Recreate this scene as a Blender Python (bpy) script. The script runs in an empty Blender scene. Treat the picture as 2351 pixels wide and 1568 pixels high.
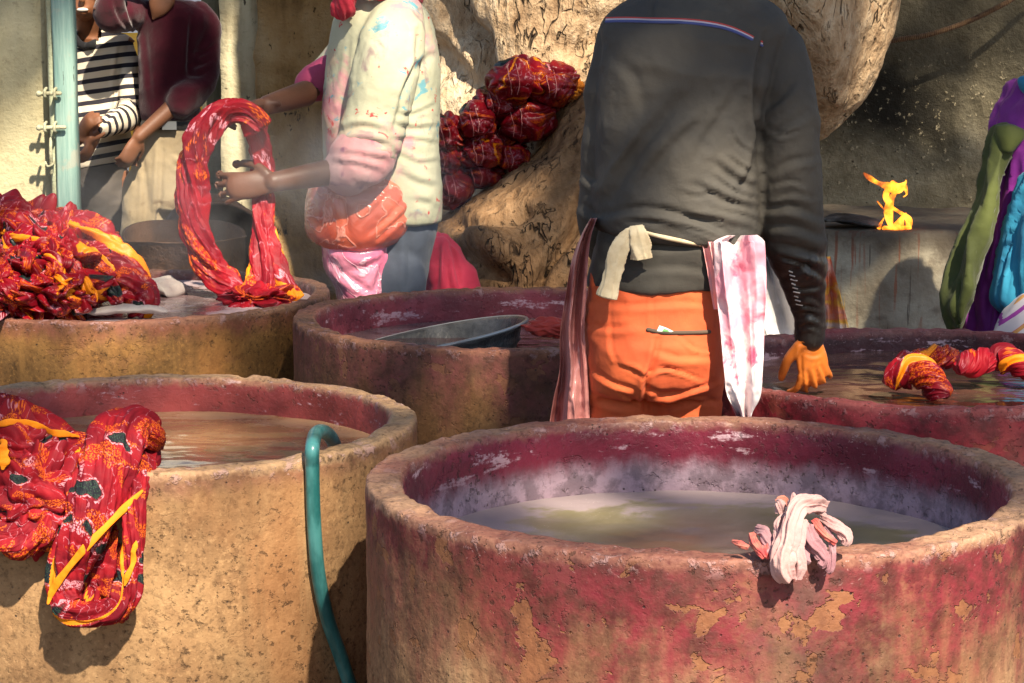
import bpy, math, random
import numpy as np
from mathutils import Vector, Matrix
from mathutils.bvhtree import BVHTree
rng = np.random.default_rng(7)
SC = bpy.context.scene
# ------------------------------------------------------------------ camera, sky, sun
F, PITCH, H = 2135.6, 0.15012, 1.45
cam = bpy.data.cameras.new("camera"); camo = bpy.data.objects.new("camera", cam)
SC.collection.objects.link(camo)
cam.sensor_width = 36; cam.lens = 36 * F / 1024; cam.clip_start = 0.05; cam.clip_end = 500
camo.location = (0, 0, H); camo.rotation_euler = (math.pi / 2 - PITCH, 0, 0)
SC.camera = camo
SUN_EL, SUN_AZ = math.radians(47), math.radians(158)      # azimuth measured clockwise from +Y
SD = np.array([math.sin(SUN_AZ) * math.cos(SUN_EL), math.cos(SUN_AZ) * math.cos(SUN_EL), math.sin(SUN_EL)])
w = bpy.data.worlds.new("World"); SC.world = w; w.use_nodes = True
wn = w.node_tree.nodes; sky = wn.new('ShaderNodeTexSky'); sky.sky_type = 'NISHITA'; sky.sun_disc = False
sky.sun_elevation = SUN_EL; sky.sun_rotation = SUN_AZ
w.node_tree.links.new(sky.outputs[0], wn['Background'].inputs[0]); wn['Background'].inputs[1].default_value = 0.075
sl = bpy.data.lights.new("sun", 'SUN'); sl.energy = 5.0; sl.angle = math.radians(1.0); sl.color = (1, .88, .70)
so = bpy.data.objects.new("sun", sl); SC.collection.objects.link(so)
so.rotation_euler = Vector(SD).to_track_quat('Z', 'Y').to_euler()
SC.view_settings.view_transform = 'Standard'; SC.view_settings.look = 'None'
SC.view_settings.exposure = 1.3; SC.view_settings.gamma = 1
SC.render.film_transparent = False
try:
    SC.cycles.max_bounces = 6; SC.cycles.use_denoising = True
    SC.cycles.volume_bounces = 0; SC.cycles.sample_clamp_indirect = 6
except Exception: pass

# ------------------------------------------------------------------ measuring: photo measures -> metres
D2 = 1024 / 2351
cp, sp = math.cos(PITCH), math.sin(PITCH)
def P(dx, dy, Y):
    cx = (dx * D2 - 512) / F; cy = (341.5 - dy * D2) / F
    d = np.array([cx, cp + cy * sp, -sp + cy * cp]); t = Y / d[1]
    return np.array([0, 0, H]) + d * t
def PR(V):
    V = np.asarray(V) - np.array([0, 0, H])
    zc = V[..., 1] * cp - V[..., 2] * sp; yc = V[..., 1] * sp + V[..., 2] * cp
    return np.stack([(512 + F * V[..., 0] / zc) / D2, (341.5 - F * yc / zc) / D2], -1)
def px(n, Y): return n * D2 * Y / F
# ------------------------------------------------------------------ numpy noise
def _h(ix, iy, iz, s):
    n = (ix * 374761393 + iy * 668265263 + iz * 2147483647 + s * 974634777) & 0xffffffff
    n = ((n ^ (n >> 13)) * 1274126177) & 0xffffffff
    return ((n ^ (n >> 16)) & 0xffff) / 32767.5 - 1
def pn(V, f=1.0, s=0):
    V = np.asarray(V, float) * f; i = np.floor(V).astype(np.int64); t = V - i; t = t * t * (3 - 2 * t)
    r = 0
    for a in (0, 1):
        for b in (0, 1):
            for c in (0, 1):
                wgt = (t[:, 0] if a else 1 - t[:, 0]) * (t[:, 1] if b else 1 - t[:, 1]) * (t[:, 2] if c else 1 - t[:, 2])
                r = r + wgt * _h(i[:, 0] + a, i[:, 1] + b, i[:, 2] + c, s)
    return r
def fbm(V, f=1., o=3, s=0):
    r = 0; a = 1
    for k in range(o): r = r + a * pn(V, f * 2 ** k, s + k); a *= .5
    return r
def ridge(V, f=1., o=2, s=0):
    r = 0; a = 1
    for k in range(o): r = r + a * (1 - np.abs(pn(V, f * 2 ** k, s + k)) * 2); a *= .5
    return r
def billow(V, f=1., o=2, s=0):
    r = 0; a = 1
    for k in range(o): r = r + a * (np.abs(pn(V, f * 2 ** k, s + k)) * 2.6 - .5); a *= .42
    return r
# ------------------------------------------------------------------ mesh helpers
def link(o, parent=None):
    SC.collection.objects.link(o)
    if parent is not None: o.parent = parent
    return o
def mk(name, V, Fc, mat=None, parent=None, smooth=True, uv=None, attrs=None):
    me = bpy.data.meshes.new(name)
    V = np.asarray(V, float)
    if parent is not None:
        q = parent
        while q is not None: V = V - np.array(q.location); q = q.parent
    me.from_pydata(V.tolist(), [], [list(map(int, f)) for f in Fc])
    if smooth: me.polygons.foreach_set('use_smooth', [True] * len(me.polygons))
    if uv is not None:
        l = me.uv_layers.new(name='UVMap'); idx = np.empty(len(me.loops), np.int32); me.loops.foreach_get('vertex_index', idx)
        l.data.foreach_set('uv', np.asarray(uv, np.float32)[idx].ravel())
    for k, a in (attrs or {}).items():
        at = me.attributes.new(k, 'FLOAT', 'POINT'); at.data.foreach_set('value', np.asarray(a, np.float32))
    if mat: me.materials.append(mat)
    me.update()
    return link(bpy.data.objects.new(name, me), parent)
def tag(o, label, cat, group=None, kind=None):
    if label: o['label'] = label
    if cat: o['category'] = cat
    if group: o['group'] = group
    if kind: o['kind'] = kind
    return o
def empty(name, loc, label, cat, group=None):
    o = bpy.data.objects.new(name, None); o.location = loc; o.empty_display_size = .1
    return tag(link(o), label, cat, group)
def cat_rom(A, m):
    A = np.asarray(A, float); n = len(A); t = np.linspace(0, n - 1, m); i = np.minimum(t.astype(int), n - 2); u = (t - i)[:, None]
    g = lambda k: A[np.clip(k, 0, n - 1)]
    p0, p1, p2, p3 = g(i - 1), g(i), g(i + 1), g(i + 2)
    return .5 * (2 * p1 + (p2 - p0) * u + (2 * p0 - 5 * p1 + 4 * p2 - p3) * u ** 2 + (3 * p1 - p0 - 3 * p2 + p3) * u ** 3)
def grid_faces(nr, ns, wrap=True, caps=True):
    Fc = []
    for i in range(nr - 1):
        for j in range(ns if wrap else ns - 1):
            k = (j + 1) % ns
            Fc.append((i * ns + j, i * ns + k, (i + 1) * ns + k, (i + 1) * ns + j))
    if caps and wrap:
        Fc.append(tuple(range(ns))[::-1]); Fc.append(tuple((nr - 1) * ns + j for j in range(ns)))
    return Fc
def loft(rings, ns=48, nr=None, n=2.3, caps=True):
    # rings: (left point, right point, half depth)
    A = np.array([np.r_[(np.asarray(l) + r) / 2, (np.asarray(r) - l) / 2, d] for l, r, d in rings])
    if nr: A = cat_rom(A, nr)
    th = np.linspace(0, 2 * np.pi, ns, endpoint=False)
    c = np.sign(np.cos(th)) * np.abs(np.cos(th)) ** (2 / n); s = np.sign(np.sin(th)) * np.abs(np.sin(th)) ** (2 / n)
    V = A[:, None, :3] + c[None, :, None] * A[:, None, 3:6]
    V[..., 1] += s[None, :] * A[:, None, 6]
    return V.reshape(-1, 3), grid_faces(len(A), ns, True, caps)
def rows(L, hd=None):
    # (y, xl, xr, Y, hd) in photo measures
    return [(P(r[1], r[0], r[3]), P(r[2], r[0] if len(r) < 6 else r[5], r[3]), r[4]) for r in L]
def frames(pts):
    T = np.gradient(pts, axis=0); T /= np.linalg.norm(T, axis=1)[:, None] + 1e-12
    a = np.array([0, 0, 1.]) if abs(T[0, 2]) < .9 else np.array([0, 1., 0])
    N = np.zeros_like(pts); n = np.cross(T[0], a); n /= np.linalg.norm(n); N[0] = n
    for i in range(1, len(pts)):
        n = N[i - 1] - T[i] * (N[i - 1] @ T[i]); N[i] = n / (np.linalg.norm(n) + 1e-12)
    return T, N, np.cross(T, N)
def tube(pts, rad, ns=20, nr=None, flat=1.0, flatdir=None, caps=True, rounded=True):
    pts = np.asarray(pts, float); rad = np.broadcast_to(np.asarray(rad, float), (len(pts),))
    A = np.c_[pts, rad]; A = cat_rom(A, nr or max(8, len(pts) * 6))
    if rounded:
        e = []
        for s, nx in ((0, 1), (-1, -2)):
            d = A[s, :3] - A[nx, :3]; d /= np.linalg.norm(d) + 1e-9
            e.append([np.r_[A[s, :3] + d * A[s, 3] * math.sin(a), A[s, 3] * math.cos(a)] for a in (.45, .9, 1.3)])
        A = np.vstack([e[0][::-1], A, e[1]])
    T, N, B = frames(A[:, :3])
    if flatdir is not None:
        fd = np.asarray(flatdir, float); B = fd[None] - T * (T @ fd)[:, None]; B /= np.linalg.norm(B, axis=1)[:, None] + 1e-9; N = np.cross(B, T)
    th = np.linspace(0, 2 * np.pi, ns, endpoint=False)
    V = A[:, None, :3] + A[:, None, 3:4] * (np.cos(th)[None, :, None] * N[:, None] + flat * np.sin(th)[None, :, None] * B[:, None])
    return V.reshape(-1, 3), grid_faces(len(A), ns, True, caps)
def ell(c, r, ns=28, nr=18, R=None):
    a = np.linspace(.06, np.pi - .06, nr); t = np.linspace(0, 2 * np.pi, ns, endpoint=False)
    V = np.stack([np.sin(a)[:, None] * np.cos(t), np.sin(a)[:, None] * np.sin(t), np.cos(a)[:, None] + 0 * t], -1).reshape(-1, 3) * np.asarray(r)
    if R is not None: V = V @ np.asarray(R).T
    return V + np.asarray(c), [f[::-1] for f in grid_faces(nr, ns)]
def merge(parts):
    Vs, Fs, o = [], [], 0
    for V, Fc in parts:
        Vs.append(V); Fs += [tuple(i + o for i in f) for f in Fc]; o += len(V)
    return np.vstack(Vs), Fs
def box(x0, x1, y0, y1, z0, z1):
    V = [(x, y, z) for x in (x0, x1) for y in (y0, y1) for z in (z0, z1)]
    return np.array(V, float), [(0, 1, 3, 2), (4, 6, 7, 5), (0, 4, 5, 1), (2, 3, 7, 6), (0, 2, 6, 4), (1, 5, 7, 3)]
def fuse(parts, voxel=.006, smooth=3, fac=.5):
    V, Fc = merge(parts)
    me = bpy.data.meshes.new('tmp'); me.from_pydata(V.tolist(), [], [list(map(int, f)) for f in Fc])
    o = bpy.data.objects.new('tmp', me); SC.collection.objects.link(o)
    m = o.modifiers.new('r', 'REMESH'); m.mode = 'VOXEL'; m.voxel_size = voxel
    if smooth:
        s = o.modifiers.new('s', 'SMOOTH'); s.factor = fac; s.iterations = smooth
    dg = bpy.context.evaluated_depsgraph_get(); ev = o.evaluated_get(dg); em = ev.to_mesh()
    V = np.empty(len(em.vertices) * 3); em.vertices.foreach_get('co', V); V = V.reshape(-1, 3)
    Fc = [tuple(p.vertices) for p in em.polygons]
    ev.to_mesh_clear(); bpy.data.objects.remove(o); bpy.data.meshes.remove(me)
    return V, Fc
def normals(V, Fc):
    N = np.zeros_like(V)
    Q = np.array([f for f in Fc if len(f) == 4]); Tr = np.array([f for f in Fc if len(f) == 3])
    if len(Q):
        n = np.cross(V[Q[:, 2]] - V[Q[:, 0]], V[Q[:, 3]] - V[Q[:, 1]])
        for k in range(4): np.add.at(N, Q[:, k], n)
    if len(Tr):
        n = np.cross(V[Tr[:, 1]] - V[Tr[:, 0]], V[Tr[:, 2]] - V[Tr[:, 0]])
        for k in range(3): np.add.at(N, Tr[:, k], n)
    return N / (np.linalg.norm(N, axis=1)[:, None] + 1e-12)
def seg_d(q, pts):
    # distance of 2-D points q to a polyline, and signed side
    best = np.full(len(q), 1e9); side = np.zeros(len(q)); tt = np.zeros(len(q)); pts = np.asarray(pts, float)
    for k in range(len(pts) - 1):
        a, b = pts[k], pts[k + 1]; d = b - a; t = np.clip(((q - a) @ d) / (d @ d), 0, 1)
        v = q - a - t[:, None] * d; dist = np.hypot(v[:, 0], v[:, 1]); m = dist < best
        best[m] = dist[m]; side[m] = np.sign(d[0] * v[m, 1] - d[1] * v[m, 0]); tt[m] = (k + t[m]) / (len(pts) - 1)
    return best, side, tt
def creases(V, N, lines):
    # sewn-in folds: each line is (measured points, width, depth); a groove with a ridge beside it
    q = PR(V); front = N[:, 1] < .2; D = np.zeros(len(V))
    for pts, wd, dp in lines:
        pts = cat_rom(np.asarray(pts, float), len(pts) * 4)
        d, s, t = seg_d(q, pts); tap = np.sin(np.pi * np.clip(t, .03, .97)) ** .5
        D += front * tap * dp * (-np.exp(-(d / wd) ** 2) + .8 * np.exp(-((d * s - wd * 1.7) / (wd * 1.2)) ** 2))
    return V + N * D[:, None]
def bvh(V, Fc): return BVHTree.FromPolygons(np.asarray(V).tolist(), [list(map(int, f)) for f in Fc])
def hit(tree, dx, dy, off=0.0):
    o = Vector((0, 0, H)); d = Vector(P(dx, dy, 5.0)) - o; d.normalize()
    r = tree.ray_cast(o, d)
    if r[0] is None: return None
    return np.array(r[0]) + np.array(r[1]) * off
# ------------------------------------------------------------------ material helpers
class M:
    def __init__(s, name):
        s.mat = bpy.data.materials.new(name); s.mat.use_nodes = True; s.t = s.mat.node_tree
        s.b = s.t.nodes['Principled BSDF']
    def put(s, inp, v):
        if isinstance(v, bpy.types.NodeSocket): s.t.links.new(v, inp)
        elif v is not None:
            if isinstance(v, (tuple, list)) and len(v) == 3 and inp.type == 'RGBA': v = (*v, 1)
            inp.default_value = v
    def n(s, typ, ins=(), out=0, **kw):
        nd = s.t.nodes.new('ShaderNode' + typ)
        for k, v in kw.items(): setattr(nd, k, v)
        for k, v in (ins.items() if isinstance(ins, dict) else enumerate(ins)): s.put(nd.inputs[k], v)
        return nd.outputs[out]
    def co(s, k='Object'): return s.n('TexCoord', out={'Generated': 0, 'UV': 2, 'Object': 3}[k])
    def sep(s, v):
        nd = s.t.nodes.new('ShaderNodeSeparateXYZ'); s.put(nd.inputs[0], v); return nd.outputs
    def comb(s, x, y, z): return s.n('CombineXYZ', (x, y, z))
    def mp(s, v, scale=(1, 1, 1), loc=(0, 0, 0), rot=(0, 0, 0)): return s.n('Mapping', {0: v, 1: loc, 2: rot, 3: scale})
    def noise(s, v, sc, de=3, ro=.55, di=0, col=False): return s.n('TexNoise', {'Vector': v, 'Scale': sc, 'Detail': de, 'Roughness': ro, 'Distortion': di}, out=1 if col else 0)
    def vor(s, v, sc, feat='F1', out=0, rnd=1): return s.n('TexVoronoi', {'Vector': v, 'Scale': sc, 'Randomness': rnd}, out=out, feature=feat)
    def m(s, op, a, b=None, c=None):
        nd = s.t.nodes.new('ShaderNodeMath'); nd.operation = op
        for i, v in enumerate((a, b, c)):
            if v is not None: s.put(nd.inputs[i], v)
        return nd.outputs[0]
    def ss(s, x, a, b, lo=0, hi=1, typ='SMOOTHSTEP'):
        nd = s.t.nodes.new('ShaderNodeMapRange'); nd.interpolation_type = typ
        for i, v in enumerate((x, a, b, lo, hi)): s.put(nd.inputs[i], v)
        return nd.outputs[0]
    def mix(s, f, a, b, mode='MIX'):
        nd = s.t.nodes.new('ShaderNodeMix'); nd.data_type = 'RGBA'; nd.blend_type = mode
        s.put(nd.inputs[0], f); s.put(nd.inputs[6], a); s.put(nd.inputs[7], b); return nd.outputs[2]
    def ramp(s, f, st):
        nd = s.t.nodes.new('ShaderNodeValToRGB'); e = nd.color_ramp.elements
        while len(e) < len(st): e.new(.5)
        for i, (p, c) in enumerate(st): e[i].position = p; e[i].color = (*c, 1) if len(c) == 3 else c
        s.put(nd.inputs[0], f); return nd.outputs[0]
    def bump(s, h, st=.5, d=.01, nrm=None):
        return s.n('Bump', {'Strength': st, 'Distance': d, 'Height': h, 'Normal': nrm})
    def attr(s, k): return s.n('Attribute', out=2, attribute_name=k)
    def fin(s, col, rough=.8, nrm=None, spec=.3, **kw):
        s.put(s.b.inputs['Base Color'], col); s.put(s.b.inputs['Roughness'], rough); s.put(s.b.inputs['Specular IOR Level'], spec)
        if nrm is not None: s.put(s.b.inputs['Normal'], nrm)
        for k, v in kw.items(): s.put(s.b.inputs[k.replace('_', ' ')], v)
        return s.mat
def cloth_mat(name, c1, c2=None, sc=9, rough=.85, wv=.25, sheen=.1, stain=None, spec=.2, trans=0):
    m = M(name); o = m.co(); n1 = m.noise(o, sc, 4)
    c = m.mix(m.ss(n1, .3, .7), c1, c2 or tuple(x * .75 for x in c1))
    for (sc2, lo, hi, sccol, seed) in (stain or ()):
        c = m.mix(m.ss(m.noise(m.mp(o, loc=(seed, seed * 2, 3)), sc2, 5, .6, .6), lo, hi), c, sccol)
    fine = m.noise(o, 700, 2); mid = m.noise(o, 60, 4)
    b = m.bump(m.m('ADD', m.m('MULTIPLY', fine, .35), mid), wv, .004)
    return m.fin(c, rough, b, spec, Sheen_Weight=sheen)
# ------------------------------------------------------------------ shared surfaces
def concrete(name, R, t, Z, c_dark, c_mid, c_lite, dye, ddepth, damt, side, inner, rimc, patch=.5, lilac=None, gloss=.75):
    m = M(name); o = m.co(); x, y, z = m.sep(o)
    r = m.m('SQRT', m.m('ADD', m.m('MULTIPLY', x, x), m.m('MULTIPLY', y, y)))
    dz = m.m('SUBTRACT', Z, z)
    mott = m.noise(o, 7, 6, .62); big = m.noise(o, 2.6, 3); st = m.noise(m.mp(o, (14, 14, 1.2)), 1, 4, .6); sp = m.noise(o, 110, 3, .6); med = m.noise(o, 26, 5, .65)
    f = m.m('ADD', m.m('MULTIPLY', mott, .55), m.m('MULTIPLY', st, .45))
    col = m.ramp(f, [(.30, c_dark), (.47, c_mid), (.66, c_lite)])
    col = m.mix(m.ss(m.noise(o, 44, 5, .7), .52, .68, 0, .45), col, tuple(v * .45 for v in c_dark)); col = m.mix(m.ss(med, .55, .7, 0, .35), col, tuple(v * .55 for v in c_dark)); col = m.mix(m.ss(sp, .56, .68, 0, .35), col, tuple(min(.7, v * 1.35) for v in c_lite)); col = m.mix(m.ss(sp, .44, .34, 0, .45), col, tuple(v * .35 for v in c_dark))
    col = m.mix(m.m('MULTIPLY', m.ss(m.noise(m.mp(o, (1, 1, .6), (7, 2, 1)), 3.2, 4, .6), .48, .64), .55), col, tuple(v * k for v, k in zip(c_mid, (1.05, .80, .66)))); col = m.mix(m.ss(st, .55, .70, 0, .6), col, tuple(v * .5 for v in c_mid)); col = m.mix(m.ss(st, .42, .30, 0, .5), col, c_lite)
    # flakes of fallen render show the browner core
    pn_ = m.noise(m.mp(o, (1, 1, 1.2), (3, 1, 2)), 12, 5, .6, .3)
    pm = m.m('MULTIPLY', m.ss(pn_, .585, .60), patch * 1.0)
    edge = m.m('MULTIPLY', m.ss(m.m('ABSOLUTE', m.m('SUBTRACT', pn_, .5925)), .010, 0), patch * .3)
    # dye run over the rim and down the outside
    wob = m.m('MULTIPLY', m.m('SUBTRACT', m.noise(m.mp(o, (9, 9, 2)), 1, 5, .65), .5), ddepth * 1.7)
    dm = m.ss(m.m('ADD', dz, wob), ddepth, ddepth * .25)
    band = m.m('MULTIPLY', m.ss(m.m('ADD', dz, m.m('MULTIPLY', wob, .45)), ddepth * .42, ddepth * .12), m.m('MULTIPLY', damt, .85))
    dm = m.m('MULTIPLY', dm, m.m('MULTIPLY', damt, m.ss(m.m('ADD', x, m.m('MULTIPLY', big, .3)), side[0], side[1], side[2], 1)))
    dm2 = m.m('MULTIPLY', m.m('MULTIPLY', dm, .9), m.ss(m.m('ADD', mott, m.m('MULTIPLY', sp, .3)), .40, .66, .35, 1)); dm2 = m.m('MAXIMUM', dm2, m.m('MULTIPLY', band, m.ss(med, .30, .50, .45, 1)))
    dcol = m.mix(m.ss(med, .35, .65), dye, tuple(v * .35 for v in dye))
    dcol = m.mix(m.ss(big, .5, .72, 0, .4), dcol, (.15, .10, .085))
    col = m.mix(dm2, col, dcol)
    col = m.mix(m.m('MULTIPLY', pm, .85), col, m.mix(m.ss(med, .3, .7), (.27, .125, .05), (.17, .065, .03)))
    col = m.mix(edge, col, (.06, .03, .02))
    # inside wall
    inn = m.ss(r, R - t + .016, R - t + .004)
    iw = m.mix(m.ss(mott, .35, .65), inner, tuple(v * .5 for v in inner))
    salt = m.m('MULTIPLY', m.ss(m.m('ADD', m.noise(m.mp(o, (5, 5, 22)), 1.3, 6, .7), m.m('MULTIPLY', sp, .22)), .70, .78), m.ss(dz, .16, .0, 0, .8))
    iw = m.mix(salt, iw, (.62, .42, .46))
    if lilac: iw = m.mix(m.ss(m.m('ADD', dz, m.m('MULTIPLY', m.noise(m.mp(o, (16, 16, 5)), 1, 5, .7), .07)), lilac[0], lilac[0] + .05), iw, m.mix(m.ss(med, .4, .6), lilac[1], tuple(v * .55 for v in lilac[1])))
    col = m.mix(inn, col, iw)
    # rim top: worn gritty sand
    top = m.m('MULTIPLY', m.ss(m.m('ADD', dz, m.m('MULTIPLY', m.m('SUBTRACT', med, .5), .05)), .022, .006), m.ss(r, R - t - .01, R - t + .012))
    rc = m.ramp(m.m('ADD', m.m('MULTIPLY', sp, .5), m.m('MULTIPLY', med, .5)), [(.32, tuple(v * .35 for v in rimc)), (.48, rimc), (.68, tuple(min(.8, v * 1.5) for v in rimc))])
    rc = m.mix(m.m('MULTIPLY', m.ss(big, .4, .62), .5 * damt), rc, dye)
    col = m.mix(top, col, rc)
    crumb = m.m('MULTIPLY', m.ss(m.vor(m.mix(.03, o, m.noise(o, 60, 2, .5, 0, True), 'ADD'), 110), .17, .09), m.m('MULTIPLY', m.ss(dz, .06, .0), m.ss(mott, .45, .6)))
    col = m.mix(m.m('MULTIPLY', crumb, .6), col, (.62, .42, .40))
    crust = m.m('MULTIPLY', m.ss(m.m('ADD', m.noise(o, 30, 5, .7), m.m('MULTIPLY', sp, .2)), .64, .73), m.m('MULTIPLY', m.ss(dz, .035, .006), m.ss(dz, -.004, .006))); col = m.mix(m.m('MULTIPLY', crust, .5), col, (.46, .29, .29))
    grit = m.m('MULTIPLY', m.ss(m.noise(o, 75, 4, .7), .57, .66), m.ss(m.noise(o, 5, 3), .42, .58, .25, 1)); col = m.mix(m.m('MULTIPLY', grit, .65), col, tuple(v * .3 for v in c_dark))
    pit = m.ss(m.vor(o, 60), .16, .08); pitm = m.m('MULTIPLY', pit, m.ss(m.noise(o, 18, 2), .52, .62))
    col = m.mix(m.m('MULTIPLY', pitm, .8), col, (.03, .02, .018))
    h = m.m('ADD', m.m('MULTIPLY', sp, .35), m.m('ADD', m.m('MULTIPLY', med, .8), m.m('MULTIPLY', pm, -.9)))
    h = m.m('SUBTRACT', h, m.m('MULTIPLY', pitm, .6)); h = m.m('ADD', h, m.m('MULTIPLY', crust, .6)); h = m.m('SUBTRACT', h, m.m('MULTIPLY', grit, .5))
    rough = m.ss(m.m('ADD', m.m('MULTIPLY', inn, .35), m.m('MULTIPLY', dm, .25)), 0, .5, gloss + .1, gloss - .3)
    return m.fin(col, rough, m.bump(h, .7, .005), .35)
def make_tub(x, y, R, Z, t, mat, seed):
    prof = [(R + .004, 0), (R + .003, .08)] + [(R, z) for z in np.linspace(.14, Z - .03, 44)]
    prof += [(R, Z - .016), (R - .001, Z - .008), (R - .002, Z - .003), (R - .006, Z)] + [(r, Z) for r in np.linspace(R - .011, R - t + .012, 12)]
    prof += [(R - t + .006, Z - .001), (R - t + .002, Z - .006), (R - t + .001, Z - .014)] + [(R - t, z) for z in np.linspace(Z - .03, Z - .32, 26)] + [(R - t - .01, Z - .5), (.02, Z - .5)]
    prof = np.array(prof); ns = 480
    th = np.linspace(0, 2 * np.pi, ns, endpoint=False)
    V = np.stack([prof[:, None, 0] * np.cos(th), prof[:, None, 0] * np.sin(th), prof[:, None, 1] + 0 * th], -1).reshape(-1, 3)
    Fc = grid_faces(len(prof), ns, True, True); N = normals(V, Fc)
    out = (np.hypot(V[:, 0], V[:, 1]) > .05)[:, None]
    nearrim = np.exp(-np.abs(V[:, 2] - Z) / .02)
    d = .0018 * fbm(V, 5, 3, seed) + .0011 * fbm(V, 45, 3, seed + 9) + nearrim * (.0022 * fbm(V, 30, 3, seed + 5) - .008 * np.clip(pn(V, 16, seed + 3) - .3, 0, 1) - .007 * np.clip(pn(V, 40, seed + 6) - .2, 0, 1))
    d -= .003 * np.clip(fbm(V * np.array([1, 1, 1.4]), 7, 2, seed + 11) - .35, 0, .25) / .25
    V = V + N * d[:, None] * out
    V[:, 2] += .004 * pn(np.c_[V[:, 0], V[:, 1], 0 * V[:, 0]], 2.5, seed + 8) * (V[:, 2] > Z * .5)
    o = mk('dye_tub', V, Fc, mat); o.location = (x, y, 0)
    return o
def make_water(x, y, R, z, mat, seed, amp=.0015):
    nr, ns = 70, 160; r = np.linspace(.005, R + .004, nr); th = np.linspace(0, 2 * np.pi, ns, endpoint=False)
    V = np.stack([r[:, None] * np.cos(th), r[:, None] * np.sin(th), 0 * r[:, None] + 0 * th], -1).reshape(-1, 3)
    V[:, 2] = amp * fbm(V * np.array([1, 1.8, 1]), 12, 3, seed)
    Fc = grid_faces(nr, ns, True, False) + [tuple(range(ns))[::-1]]
    Fc = [f[::-1] for f in Fc]
    o = mk('dye_bath', V, Fc, mat); o.location = (x, y, z); return o
def water_mat(name, c1, c2, foam, fa, R, rough=.16, lo=.48):
    m = M(name); o = m.co(); x, y, z = m.sep(o); r = m.m('SQRT', m.m('ADD', m.m('MULTIPLY', x, x), m.m('MULTIPLY', y, y)))
    n1 = m.noise(m.mp(o, (1, 1.3, 1)), 5, 5, .6, .8); n2 = m.noise(o, 40, 4, .65)
    c = m.mix(m.ss(n1, .35, .65), c1, c2)
    fm = m.m('ADD', n1, m.m('MULTIPLY', m.m('SUBTRACT', n2, .5), .35)); fm = m.m('ADD', fm, m.ss(r, R - .22, R, 0, .3))
    fmask = m.m('MULTIPLY', m.ss(fm, lo, lo + .16), fa)
    c = m.mix(fmask, c, foam)
    bub = m.m('MULTIPLY', m.ss(m.vor(o, 130), .16, .10), m.ss(m.noise(o, 9, 2), .5, .65))
    c = m.mix(m.m('MULTIPLY', bub, .6), c, (.75, .66, .62))
    h = m.m('ADD', m.noise(o, 13, 3), m.m('MULTIPLY', fmask, .4))
    return m.fin(c, m.m('ADD', rough, m.m('MULTIPLY', fmask, .4)), m.bump(h, .16, .006), .5)
def batik(name, bright=1.0, wet=.6, ps=1.0, hemcol=(.75, .26, .006), st=1.0, lf=.28, ln=.6):
    m = M(name); uv = m.mp(m.co('UV'), (ps, ps * st, 1)); s = lambda c: tuple(v * bright for v in c)
    wr = m.noise(uv, 20, 3, .5, 0, True); uvw = m.mix(.05, uv, wr, 'ADD')
    c = m.mix(m.ss(m.noise(uv, 24, 4), .3, .7), s((.25, .004, .010)), s((.12, .002, .008)))
    v1 = m.mp(uvw, (13, 28, 1), (0, 0, 0), (0, 0, .75))
    d1 = m.vor(v1, 1, rnd=.75); k1 = m.sep(m.vor(v1, 1, out=1, rnd=.75))
    dots = m.vor(m.mp(uv, (420, 420, 1)), 1)
    orange = m.m('MULTIPLY', m.ss(m.noise(m.mp(uvw, (14, 30, 1), (5, 2, 0)), 1, 2), .54, .57), m.ss(dots, .62, .3))
    c = m.mix(orange, c, s((.55, .10, .005)))
    line = m.m('MULTIPLY', m.ss(m.m('ABSOLUTE', m.m('SUBTRACT', m.noise(m.mp(uvw, (20, 26, 1), (1, 7, 0)), 1, 1.5), .5)), 0.011, .004), m.ss(dots, .7, .45))
    c = m.mix(m.m('MULTIPLY', line, ln), c, s((.50, .19, .24)))
    leaf = m.m('MULTIPLY', m.ss(d1, .36, .31), m.ss(k1[0], lf, lf + .02))
    lc = m.mix(m.ss(dots, .5, .25), s((.006, .008, .012)), s((.02, .045, .028)))
    ring = m.m('MULTIPLY', m.m('MULTIPLY', m.ss(d1, .42, .40), m.ss(d1, .34, .36)), m.ss(k1[0], .42, .44))
    c = m.mix(leaf, c, lc); c = m.mix(m.m('MULTIPLY', ring, m.ss(dots, .7, .45)), c, s((.52, .22, .26)))
    c = m.mix(m.ss(m.attr('hem'), .4, .6), c, m.mix(m.noise(uv, 60, 2), s(hemcol), s((hemcol[0] * .8, hemcol[1] * .55, hemcol[2]))))
    h = m.m('ADD', m.noise(m.mp(uv, (1, .35, 1)), 160, 4, .6), m.m('MULTIPLY', dots, -.25))
    return m.fin(c, wet, m.bump(h, .25, .003), .22)
def plaster(name, c1, c2, c3, sc=3, streak=0, spots=0, rough=.9, bs=.5):
    m = M(name); o = m.co(); n1 = m.noise(o, sc, 6, .6, .4); n2 = m.noise(m.mp(o, (9, 9, .9)), 1, 5, .6); n3 = m.noise(o, 45, 4, .65)
    f = m.m('ADD', m.m('MULTIPLY', n1, 1 - streak), m.m('MULTIPLY', n2, streak))
    c = m.ramp(f, [(.32, c3), (.48, c1), (.66, c2)])
    if spots:
        c = m.mix(m.m('MULTIPLY', m.ss(m.noise(m.mp(o, (1, 1, .5)), 16, 4, .7), .62, .68), spots), c, tuple(v * .15 for v in c3))
    c = m.mix(m.ss(n3, .55, .75, 0, .35), c, tuple(v * .5 for v in c3))
    return m.fin(c, rough, m.bump(m.m('ADD', n3, m.m('MULTIPLY', n1, 1.5)), bs, .012), .2)
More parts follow.
